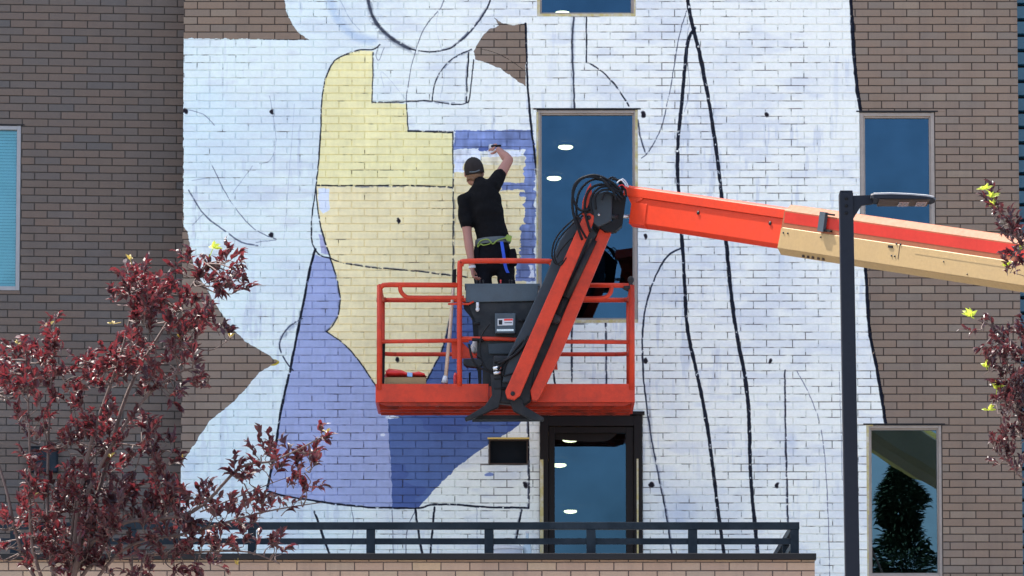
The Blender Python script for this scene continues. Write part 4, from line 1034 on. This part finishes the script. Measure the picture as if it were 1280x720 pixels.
limb(b, [(RS, .058), ((RS+RE)/2, .050), (RE, .042)]); limb(b, [(RE, .042), (RE*.65+RW*.35, .043), (RE*.2+RW*.8, .030), (RW, .026)])
limb(b, [(LS, .058), ((LS+LE)/2, .048), (LE, .040)]); limb(b, [(LE, .040), (LE*.65+LW*.35, .041), (LE*.2+LW*.8, .029), (LW, .026)])
for h, k_, a_ in ((LHp, LK, LA), (RHp, RK, RA)):
    limb(b, [(h, .080), (h*.5+k_*.5, .066), (k_, .054)]); limb(b, [(k_, .056), (k_*.68+a_*.32, .058), (k_*.2+a_*.8, .040), (a_, .036)])
# right hand holding the brush
def hand(palm0, dirv, side, curl, s=1):
    """palm at palm0 pointing dirv, side = across the palm towards the thumb, curl = direction the fingers bend"""
    dirv = Vector(dirv).normalized(); side = Vector(side); side = (side-dirv*side.dot(dirv)).normalized(); cu = Vector(curl).normalized()
    c = palm0+dirv*.045
    b.loft([(palm0, side*.025, cu*.016), (palm0+dirv*.03, side*.038, cu*.016), (palm0+dirv*.075, side*.041, cu*.013), (palm0+dirv*.088, side*.036, cu*.010)], 14)
    for i, L in enumerate((.068, .076, .070, .055)):
        r0_ = palm0+dirv*.082+side*(.030-.020*i)
        p1 = r0_+(dirv*.75+cu*.65).normalized()*L*.45; p2 = p1+(dirv*.1+cu).normalized()*L*.33; p3 = p2+(-dirv*.5+cu*.8).normalized()*L*.25
        limb(b, [(r0_, .0095), (p1, .0088), (p2, .008), (p3, .0068)], 8)
    t0 = palm0+dirv*.025+side*.03; t1 = t0+(side*.7+dirv*.5+cu*.35).normalized()*.035; t2 = t1+(dirv*.6+cu*.8+side*.05).normalized()*.03
    limb(b, [(t0, .014), (t1, .0115), (t2, .009)], 8)
hr = RW
hand(hr, Q(617, 183, -.08)-hr, (-.3, -.2, -.9), (-.55, .75, .0))
hand(LW, Q(592, 350, -.80)-LW, (.2, .9, 0), (.9, .15, 0))
b.build('body', M['skin'], per, remesh=.0065, sm=2)
# shirt
m = MB()
limb(m, [(Q(600.5, 231, -.60), (.078, .082)), (Q(601.5, 237, -.61), (.125, .108)), (Q(604, 249, -.63), (.158, .125)), (Q(608.5, 268, -.65), (.148, .130)), (Q(612.5, 284, -.66), (.138, .118)), (Q(616, 297, -.67), (.147, .124)), (Q(617, 302, -.67), (.150, .124))], 24)
limb(m, [(Q(604, 243, -.61), .085), (RS+Vector((0, -.01, 0)), .078), (RS*.8+RE*.2, .070), (RS*.62+RE*.38, .064)])
limb(m, [(Q(597, 246, -.62), .085), (LS, .076), (LS*.6+LE*.4, .066), (LS*.34+LE*.66, .064)])
rr = random.Random(11)
sh = m.build('shirt', M['shirt'], per, remesh=.011, sm=4)
tx = bpy.data.textures.new('cloth_folds', 'CLOUDS'); tx.noise_scale = .11
dm = sh.modifiers.new('folds', 'DISPLACE'); dm.texture = tx; dm.strength = .028; dm.mid_level = .5
m = MB()
limb(m, [(Q(616, 299, -.67), (.138, .112)), (Q(616, 312, -.67), (.152, .125)), (Q(616, 324, -.67), (.152, .12)), (Q(616, 331, -.67), (.13, .1))], 24)
for h, k_, a_ in ((LHp, LK, LA), (RHp, RK, RA)):
    limb(m, [(h+Vector((0, 0, .02)), .090), (h*.7+k_*.3, .080), (h*.5+k_*.5, .076), (k_, .066), (k_*.6+a_*.4, .070), (a_+Vector((0, 0, .05)), .062)])
tr = m.build('trousers', M['trouser'], per, remesh=.011, sm=3)
dm = tr.modifiers.new('folds', 'DISPLACE'); dm.texture = tx; dm.strength = .03; dm.mid_level = .5
for a_ in (LA, RA):
    m = MB().ell(a_+Vector((0, .07, -.045)), (.048, .14, .042), 16, 10); m.tube([a_+Vector((0, 0, -.05)), a_+Vector((0, 0, .07))], [.052, .05], 14)
    m.build('shoe', M['black'], per, remesh=.012, sm=2)
# cap: crown, band opening, brim
m = MB(); cc = hc+Vector((.0, -.006, .022)); 
rot_ = Matrix.Rotation(math.radians(-10), 3, 'Y') @ Matrix.Rotation(math.radians(8), 3, 'X')
for i in range(9):
    pass
rings = []
for t_ in (-.38, -.2, 0, .25, .5, .72, .88, .97):
    rr_ = math.sqrt(max(0, 1-max(t_, 0)**2.2)); rings.append((cc+rot_ @ Vector((0, 0, t_*.112)), rot_ @ Vector((.088*rr_, 0, 0)), rot_ @ Vector((0, .106*rr_, 0))))
m.loft(rings, 24)
cp = m.build('cap', M['cap'], per, smooth=True)
MB().ell(cc+rot_ @ Vector((0, 0, .109)), (.009, .009, .005), 10, 6).build('button', M['cap'], cp)
m = MB(); br_ = [cc+rot_ @ Vector((.075*math.cos(q), .085+.085*math.sin(q), -.03)) for q in np.linspace(0, math.pi, 14)]
m.prism(br_, tuple(rot_ @ Vector((0, 0, -.006)))).build('brim', M['cap'], cp)
MB().tube([cc+rot_ @ Vector((-.045, -.095, -.018)), cc+rot_ @ Vector((0, -.109, -.026)), cc+rot_ @ Vector((.045, -.095, -.018))], .006, 8, sm=4).build('strap', M['belt'], cp, smooth=True)
m = MB().ell(hc+Vector((.006, -.02, -.04)), (.072, .078, .05), 18, 12)
rr = random.Random(4)
for i in range(50):
    a_ = rr.uniform(math.pi*1.0, math.pi*2.0); c = hc+Vector((.006+.062*math.cos(a_), -.02+.066*math.sin(a_), -.055)); m.tube([c, c+Vector((rr.uniform(-.012, .012), .004, -rr.uniform(.02, .045)))], [.007, .002], 6)
m.build('hair', M['hair'], per, smooth=True)
# harness belt, lime edging, pads, blue strap
def around(c, rx, ry, n=24, a0=0, a1=2*math.pi, tilt=.06, wav=0):
    return [Vector(c)+Vector((rx*math.cos(q), ry*math.sin(q), tilt*math.cos(q)+wav*math.sin(q*7))) for q in np.linspace(a0, a1, n)]
bc = Q(616, 302, -.67)
m = MB()
for (dz_, r_) in ((-.022, .158), (.022, .156)): pass
m.loft([(bc+Vector((0, 0, -.026)), Vector((.160, 0, .012)), Vector((0, .130, 0))), (bc+Vector((0, 0, .026)), Vector((.156, 0, .012)), Vector((0, .128, 0)))], 28)
hb = m.build('harness_belt', M['belt'], per, smooth=False, bevel=.004)
pts = []
for (x, y) in ((597, 309), (598, 304.5), (602, 300.5), (609, 299), (613, 301.5), (616, 305), (620, 301.5), (624, 299.5), (632, 297.5), (638, 296)): 
    dx = Q(x, y, -.8).x-bc.x; yy = bc.y-math.sqrt(max(0, 1-(dx/.166)**2))*.137-.004; pts.append(P(x, y, yy))
MB().tube(pts, .0055, 6, sm=4).build('lime_edging', M['lime'], hb, smooth=True)
pts = []
for (x, y) in ((597, 309), (601, 305), (604, 306.5), (611, 305), (614, 303)):
    dx = Q(x, y, -.8).x-bc.x; yy = bc.y-math.sqrt(max(0, 1-(dx/.166)**2))*.137-.004; pts.append(P(x, y, yy))
MB().tube(pts, .0045, 6, sm=4).build('lime_edging', M['lime'], hb, smooth=True)
MB().ppx([(634, 293), (640, 295), (639, 302), (634, 301), (631, 297)], bc.y-.11, .02).build('lime_buckle', M['lime'], hb)
pts = [P(x, y, yy) for (x, y, yy) in ((627, 302, -.812), (629.5, 318, -.812), (632, 334, -.785), (635, 341, -.775))]
m = MB(); a_ = Vector((.014, 0, 0)); c_ = Vector((0, .003, 0)); m.loft([(p, a_, c_) for p in crv(pts, 4)], 8)
m.build('blue_strap', M['bluestrap'], hb)
MB().ppx([(637, 311), (644, 310), (646, 318), (647, 328), (644, 332), (636, 330)], -.77, .09).build('tool_pouch', M['trouser'], per, bevel=.012)
MB().ppx([(593, 307), (599, 308), (599, 326), (594, 325), (592, 316)], -.76, .08).build('tool_pouch', M['trouser'], per, bevel=.012)
for (h, r_) in ((LHp, .105), (RHp, .105)):
    c = h+Vector((0, 0, -.035)); m = MB(); m.loft([(c+Vector((0, 0, -.022)), Vector((r_, 0, 0)), Vector((0, r_, 0))), (c+Vector((0, 0, .018)), Vector((r_, 0, 0)), Vector((0, r_, 0)))], 20); m.build('leg_strap', M['belt'], per, bevel=.004)
MB().tube([LW+Vector((0, 0, .012)), LW+Vector((.002, 0, -.008))], .031, 14).build('wristband', M['whitepl'], per)
brp = Q(618, 183, -.09)
bru = thing('paint_brush', Q(614, 184, -.05), 'small paint brush in the raised right hand of the painter', 'brush')
MB().tube([Q(626, 182, -.13), Q(619, 182.5, -.10), Q(615, 183, -.07)], [.009, .012, .014], 8).build('handle', M['black'], bru, smooth=True)
MB().loft([(Q(615.5, 183, -.073), Vector((.006, .01, 0)), Vector((0, 0, .022))), (Q(613, 184, -.045), Vector((.008, .006, 0)), Vector((0, 0, .028))), (Q(611.5, 184.5, -.006), Vector((.006, .004, 0)), Vector((0, 0, .030)))], 12).build('bristles', M['whitepl'], bru, smooth=True)

# ------------------------------------------------------------------ street lamp
YL = -8.0
lamp = thing('street_lamp', P(1066, 720, YL), 'slim dark street lamp with flat LED head in front of the lift boom', 'street lamp')
lamp.location.z = 0
tl, tr_ = P(1049.3, 240, YL), P(1066.5, 240, YL); bl_, br2 = P(1057, 720, YL), P(1075, 720, YL)
k0 = (0-tl.z)/(bl_.z-tl.z)
g0, g1 = tl+(bl_-tl)*k0, tr_+(br2-tr_)*k0
wd = (tr_.x-tl.x)
m = MB().prism([tl, tr_, g1, g0], (0, wd, 0)); m.build('pole', M['post'], lamp, bevel=.008)
MB().prism([tl+Vector((.003, .003, .001)), tr_+Vector((-.003, .003, .001)), tr_+Vector((-.006, .003, .012)), tl+Vector((.006, .003, .012))], (0, wd-.006, 0)).build('pole_cap', M['post'], lamp)
MB().ppx([(1066.4, 244.5), (1092, 243.5), (1091, 254.5), (1078, 256), (1074, 261), (1067, 272.5), (1066.4, 272.5)], YL+.02, .05).build('bracket', M['post'], lamp, bevel=.003)
for y in (248, 257, 266):
    p = P(1058, y, YL); MB().tube([p+Vector((0, -.0, 0)), p+Vector((0, -.007, 0))], .012, 12).build('bolt', M['black'], lamp, smooth=True)
# head: wedge shell, wide in depth, seen from below
m = MB()
hx0, hx1 = P(1088, 250, YL).x, P(1169.5, 250, YL).x; zc_ = P(1088, 243, YL).z; ww = .15
def hz(px, py): return P(px, py, YL).z
cy = YL+wd/2
secs = []
for (t_, ht, hb_, hw) in ((0, 243.5, 249, .7), (.04, 243, 250, .85), (.3, 243, 251, 1), (.6, 244, 251, 1), (.85, 245.5, 251, .95), (.96, 246.5, 250.8, .75), (1, 248, 250.5, .45)):
    px = 1088+81.5*t_; zt_, zb_ = hz(px, ht), hz(px, hb_); secs.append((hx0+(hx1-hx0)*t_, zt_, zb_, ww*hw))
for (x, zt_, zb_, hw) in secs:
    m.v += [(x, cy-hw, zt_-.014), (x, cy-hw*.8, zt_), (x, cy+hw*.8, zt_), (x, cy+hw, zt_-.014), (x, cy+hw, zb_), (x, cy-hw, zb_)]
for i in range(len(secs)-1):
    for k_ in range(6):
        j = (k_+1) % 6; m.face([i*6+k_, i*6+j, (i+1)*6+j, (i+1)*6+k_])
m.face([5, 4, 3, 2, 1, 0]); n_ = (len(secs)-1)*6; m.face([n_+i for i in range(6)])
hdm = m.build('lamp_head', M['post'], lamp, bevel=.004)
m = MB(); 
for i in range(1, 6):
    x, zt_, zb_, hw = secs[i]; m.v += [(x, cy-hw-.002, zt_-.016), (x, cy-hw-.002, zt_-.006), (x, cy-hw*.8, zt_+.003), (x, cy+hw*.8, zt_+.003)]
for i in range(4):
    for k_ in range(3): m.face([i*4+k_, i*4+k_+1, (i+1)*4+k_+1, (i+1)*4+k_])
m.build('top_trim', M['winframe_left'], hdm)
zb_ = hz(1130, 251)
MB().box(hx0+.06, hx1-.05, cy-ww*.86, cy+ww*.86, zb_-.012, zb_-.001).build('lens_plate', M['brown'], hdm)
for px in (1130, 1152):
    x = P(px, 250, YL).x; MB().box(x-.038, x+.038, cy-ww*.6, cy+ww*.6, zb_-.02, zb_-.0125).build('led_lens', M['lens'], hdm, bevel=.004)

# ------------------------------------------------------------------ trees
def leaf_mesh(mb_, p, d, up, L, Wd, fold=.25):
    """one folded ovate leaf"""
    d = d.normalized(); s_ = d.cross(up); s_ = s_.normalized() if s_.length > 1e-3 else d.orthogonal().normalized(); n_ = s_.cross(d)
    b_ = len(mb_.v)
    h1, h2 = p+d*L*.30+n_*L*.05, p+d*L*.66+n_*L*.04; tip = p+d*L-n_*L*.14
    mb_.v += [tuple(p), tuple(h1+s_*Wd*.5+n_*Wd*fold), tuple(h2+s_*Wd*.40+n_*Wd*fold*.8), tuple(tip), tuple(h2-s_*Wd*.40+n_*Wd*fold*.8), tuple(h1-s_*Wd*.5+n_*Wd*fold), tuple(h1), tuple(h2)]
    mb_.f += [[b_, b_+1, b_+6], [b_+1, b_+2, b_+7, b_+6], [b_+2, b_+3, b_+7], [b_, b_+6, b_+5], [b_+6, b_+7, b_+4, b_+5], [b_+7, b_+3, b_+4]]; mb_.mi += [mb_.cur]*6
def rvec(r): return Vector((r.gauss(0, 1), r.gauss(0, 1), r.gauss(0, 1)))
def shoot(mb_, bark_, r, p, d, L, nl, ls, lmat):
    """twig with leaves up to its tip"""
    pts = [p]; q = p.copy(); dd = d.normalized(); k_ = 5
    for i in range(k_):
        dd = (dd+rvec(r)*.12+Vector((0, 0, .06))).normalized(); q = q+dd*L/k_; pts.append(q.copy())
    bark_.tube(pts, [.0035, .0015], 4, cap=False)
    for i in range(nl):
        t_ = (i+.5)/nl; t_ = .15+.85*t_; f = t_*k_; a_ = pts[min(int(f), k_-1)]; b_ = pts[min(int(f)+1, k_)]; c = a_.lerp(b_, f-int(f))
        ax_ = (b_-a_).normalized() if (b_-a_).length else dd
        sd2 = ax_.cross(rvec(r)).normalized(); ang = r.uniform(.5, 1.1)*(1-.45*t_)
        ld = ax_*math.cos(ang)+sd2*math.sin(ang)+Vector((0, 0, -.05))
        mb_.cur = lmat
        leaf_mesh(mb_, c, ld, rvec(r).normalized()*.7+Vector((0, 0, 1)), ls*r.uniform(.65, 1.25), ls*r.uniform(.34, .5), r.uniform(.1, .5))

def tree(label, Y, ground_px, stems, blobs, lf, seed, limes=(), depth=.5, dens=1.0, ls=.05):
    r = random.Random(seed)
    base = P(ground_px, 740, Y); root = thing('plum_tree', (base.x, Y, 0), label, 'tree')
    bark = MB(); pts_all = []
    tp = Vector((base.x, Y, P(ground_px, 790, Y).z))
    MB().tube([Vector((base.x, Y, 0)), Vector((base.x+.02, Y+.03, tp.z*.5)), tp], [.075, .06, .05], 12, sm=4).build('trunk', M['bark'], root, smooth=True)
    for st_ in stems:
        w0 = st_[0]; dy0 = r.uniform(-depth, depth)
        q = [tp.copy()] if w0 > 0 else []
        ps = st_[1:]
        for i, (x, y) in enumerate(ps):
            f = (i+1)/len(ps); q.append(P(x, y, Y+dy0*f+r.uniform(-.03, .03)))
        q = crv(q, 5); ww_ = abs(w0)
        bark.tube(q, [ww_*(1-i/(len(q)-1)*.78) for i in range(len(q))], 7)
        pts_all += q[4:]
    fol = MB(); n_l = 0
    for bl in blobs:
        cx, cy_, rx_, ry_ = bl[:4]; n = max(2, int(rx_*ry_/62*dens*(bl[4] if len(bl) > 4 else 1)))
        for i in range(n):
            a_ = r.uniform(0, 6.283); q = math.sqrt(r.random()); x = cx+rx_*q*math.cos(a_); y = cy_+ry_*q*math.sin(a_)
            near = min(pts_all, key=lambda p_: (lambda s_: (s_[0]-x)**2+(s_[1]-y)**2)(proj(p_)))
            c = P(x, y, near.y+r.gauss(0, depth*.35))
            dv = c-near; L = dv.length
            if L > .09:
                mid = near.lerp(c, .5)+rvec(r)*.015; bark.tube(crv([near, mid, c], 3), [.006, .003], 4, cap=False)
                dd = dv.normalized()
            else: dd = Vector((r.gauss(0, .6), r.gauss(0, .6), .8))
            shoot(fol, bark, r, c, dd+Vector((r.gauss(0, .45), r.gauss(0, .45), .55+r.gauss(0, .35))), r.uniform(.07, .19), r.randint(7, 12), ls, 0)
    tag(bark.build('branches', M['bark'], root, smooth=True), kind=None)
    me = fol.mesh('foliage', [M[lf]]); o = bpy.data.objects.new('foliage', me); COL.objects.link(o); put_child(o, root); tag(o, 'dense small maroon leaves', kind='stuff')
    for (x, y, s_, k_) in limes:
        near = min(pts_all, key=lambda p_: (lambda w_: (w_[0]-x)**2+(w_[1]-y)**2)(proj(p_)))
        mm_ = MB(); c = P(x, y, near.y)
        for i in range(7 if k_ == 'leaf_lime' else 3):
            d_ = Vector((r.gauss(0, .8), r.gauss(0, .8), r.uniform(.1, 1.0))); leaf_mesh(mm_, c+d_*.004, d_, Vector((0, -1, .4)), s_*r.uniform(.8, 1.25), s_*.40, .12)
        mm_.tube([c, near.lerp(c, .5) if (c-near).length < .4 else c-Vector((0, 0, .05))], .003, 5)
        me = mm_.mesh('young_shoot', M[k_]); o = bpy.data.objects.new('young_shoot', me); COL.objects.link(o); put_child(o, root)
        if k_ == 'leaf_lime': o['label'] = 'lime green young leaves'
        else: o['label'] = 'golden young leaves'
    return root
tree('large purple leaved plum tree spreading in front of the left wing and terrace corner', -10.0, 80,
     [(.024, (92, 700), (100, 620), (118, 540), (152, 440), (172, 355)), (.024, (98, 690), (125, 610), (160, 490), (210, 402), (258, 330)), (.016, (62, 680), (60, 580), (64, 480), (68, 415)),
      (.016, (42, 690), (38, 600), (36, 520), (32, 440)), (.02, (96, 700), (112, 610), (175, 505), (232, 462), (262, 470)), (.02, (100, 700), (150, 655), (240, 640), (300, 585), (345, 575), (405, 545)),
      (.016, (110, 710), (180, 695), (250, 690), (310, 690), (350, 705)), (.014, (150, 690), (240, 665), (330, 640), (402, 628)), (.016, (28, 690), (10, 620), (-8, 540), (2, 430)), (.012, (96, 620), (130, 560), (190, 560), (225, 568)),
      (-.008, (205, 410), (225, 425), (262, 438), (292, 420)), (-.007, (180, 500), (195, 440), (180, 400), (165, 360)), (-.006, (250, 640), (300, 620), (350, 600), (385, 590)), (-.006, (60, 560), (45, 480), (30, 430)), (-.006, (100, 560), (90, 500), (70, 450))],
     [(262, 345, 34, 24), (285, 355, 22, 14, .8), (170, 360, 20, 16), (180, 385, 42, 26), (208, 395, 46, 28), (165, 420, 26, 22, .8), (66, 425, 14, 18), (66, 455, 18, 22), (35, 455, 26, 20), (8, 470, 16, 38), (236, 432, 22, 18), (280, 420, 13, 9),
      (240, 475, 20, 14), (225, 455, 20, 14, .8), (128, 468, 36, 20), (155, 455, 34, 22), (200, 490, 32, 18), (92, 470, 18, 10, .7), (45, 500, 22, 16), (40, 535, 22, 18), (25, 480, 30, 22), (95, 505, 24, 18, .8), (150, 545, 45, 20), (195, 575, 28, 24), (112, 555, 38, 18), (30, 580, 16, 16, .8), (125, 590, 34, 16),
      (60, 625, 40, 20), (110, 610, 30, 20), (150, 640, 50, 26), (90, 655, 60, 22), (215, 635, 30, 20), (265, 628, 26, 14, .8), (300, 600, 22, 14, .9), (345, 580, 22, 16), (375, 578, 20, 18), (402, 548, 10, 10), (372, 612, 22, 12, .8), (325, 640, 34, 14, .8),
      (285, 655, 34, 14), (232, 690, 52, 22), (110, 690, 60, 22), (30, 670, 34, 26), (60, 705, 60, 14), (320, 690, 34, 12, .8), (165, 715, 60, 10), (205, 655, 30, 20)],
     'leaf', 21, [(266, 311, .06, 'leaf_lime'), (163, 325, .045, 'leaf_gold'), (61, 407, .045, 'leaf_gold'), (141, 405, .035, 'leaf_gold'), (225, 425, .04, 'leaf_gold'), (288, 421, .04, 'leaf_gold'), (22, 430, .03, 'leaf_gold'), (138, 572, .06, 'leaf_gold'), (40, 622, .06, 'leaf_gold'), (407, 541, .04, 'leaf_gold'), (296, 706, .04, 'leaf_gold'), (228, 573, .04, 'leaf_gold')], dens=1.75, ls=.074)
tree('purple leaved plum branches with lime green shoots reaching in at the right edge', -9.0, 1420,
     [(.02, (1400, 690), (1370, 580), (1320, 480), (1280, 440), (1240, 408), (1222, 400)), (.018, (1400, 660), (1370, 480), (1330, 380), (1295, 330), (1262, 280), (1238, 240)), (.014, (1390, 680), (1330, 640), (1280, 600), (1258, 575), (1245, 565)),
      (-.008, (1320, 480), (1285, 470), (1245, 462), (1228, 470)), (-.008, (1330, 500), (1290, 520), (1250, 500), (1232, 512)), (-.006, (1320, 380), (1290, 350), (1262, 340)), (.014, (1400, 640), (1350, 560), (1300, 540), (1262, 545)), (-.006, (1330, 420), (1290, 425), (1270, 425))],
     [(1228, 412, 7, 6, 1.3), (1240, 262, 6, 8, 1.3), (1240, 425, 10, 8), (1250, 435, 14, 12), (1265, 450, 16, 14, 1.1), (1245, 470, 16, 10), (1268, 480, 16, 16, 1.2), (1275, 425, 8, 10), (1262, 510, 20, 16, 1.2), (1272, 540, 14, 16, 1.2), (1258, 572, 14, 12, 1.1), (1274, 580, 8, 16), (1252, 560, 12, 8), (1248, 272, 8, 8, 1.1), (1256, 285, 8, 8, 1.1), (1268, 305, 10, 14, 1.2), (1262, 290, 8, 12), (1274, 318, 8, 12), (1268, 342, 12, 7), (1292, 440, 14, 30), (1292, 520, 14, 30)],
     'leaf_dark', 5, [(1232, 237, .055, 'leaf_lime'), (1238, 247, .06, 'leaf_lime'), (1240, 258, .05, 'leaf_lime'), (1276, 312, .05, 'leaf_lime'), (1258, 333, .05, 'leaf_lime'), (1214, 396, .07, 'leaf_lime'), (1233, 460, .055, 'leaf_lime'), (1246, 487, .065, 'leaf_lime'), (1236, 513, .05, 'leaf_lime')], depth=.25, dens=3.3, ls=.058)

# ------------------------------------------------------------------ what the lower right window mirrors, behind the viewer
def R(px, py, Y, yp=PLANE-.005): 
    q = P(px, py, 2*yp-Y); return Vector((q.x, Y, q.z))
cn = R(1127, 594, -66); con = thing('conifer_tree', (cn.x, -66, 0), 'dark conifer mirrored in the lower right window', 'tree')
MB().tube([(cn.x, -66, 0), (cn.x, -66, cn.z-.3)], [.22, .02], 10).build('trunk', M['bark'], con)
m = MB(); r = random.Random(9)
for i in range(20000):
    t_ = r.random()**.75; z = .8+(cn.z-.8)*(1-t_) if False else cn.z-(cn.z-.8)*r.random()**1.0
    dn = (cn.z-z); rad = min(.08+.46*dn**.8, 2.8)*(.8+.25*math.sin(z*5+r.random()*.6)); q = r.uniform(0, 6.283); rr_ = rad*math.sqrt(r.random())
    p = Vector((cn.x+rr_*math.cos(q), -66+rr_*math.sin(q), z)); leaf_mesh(m, p, Vector((math.cos(q), math.sin(q), r.uniform(-.1, .7))), Vector((0, 0, 1)), r.uniform(.12, .26), .09)
me = m.mesh('crown', M['needles']); o = bpy.data.objects.new('crown', me); COL.objects.link(o); put_child(o, con); tag(o, 'dense dark green needles', kind='stuff')
cv = thing('canopy_roof', R(1160, 600, -56), 'olive canopy roof with a brown fascia mirrored in the lower right window', 'canopy'); cv.location.z = 0
q = [R(x, y, -56) for (x, y) in ((1070, 542), (1087, 551), (1130, 574), (1176, 595), (1240, 630), (1240, 570), (1176, 541), (1150, 531), (1100, 505), (1070, 500))]
MB().prism(q, (0, -2.5, 0)).build('roof_panel', M['olive'], cv)
q = [R(x, y, -55.9) for (x, y) in ((1070, 541), (1087, 550), (1130, 570), (1176, 590), (1240, 625), (1240, 637), (1176, 606), (1130, 583), (1087, 557), (1070, 548))]
MB().prism(q, (0, -.09, 0)).build('fascia', M['brown'], cv)
qp = R(1236, 640, -57); MB().box(qp.x-.1, qp.x+.1, -57.1, -56.9, 0, qp.z+.2).build('post', M['brown'], cv)
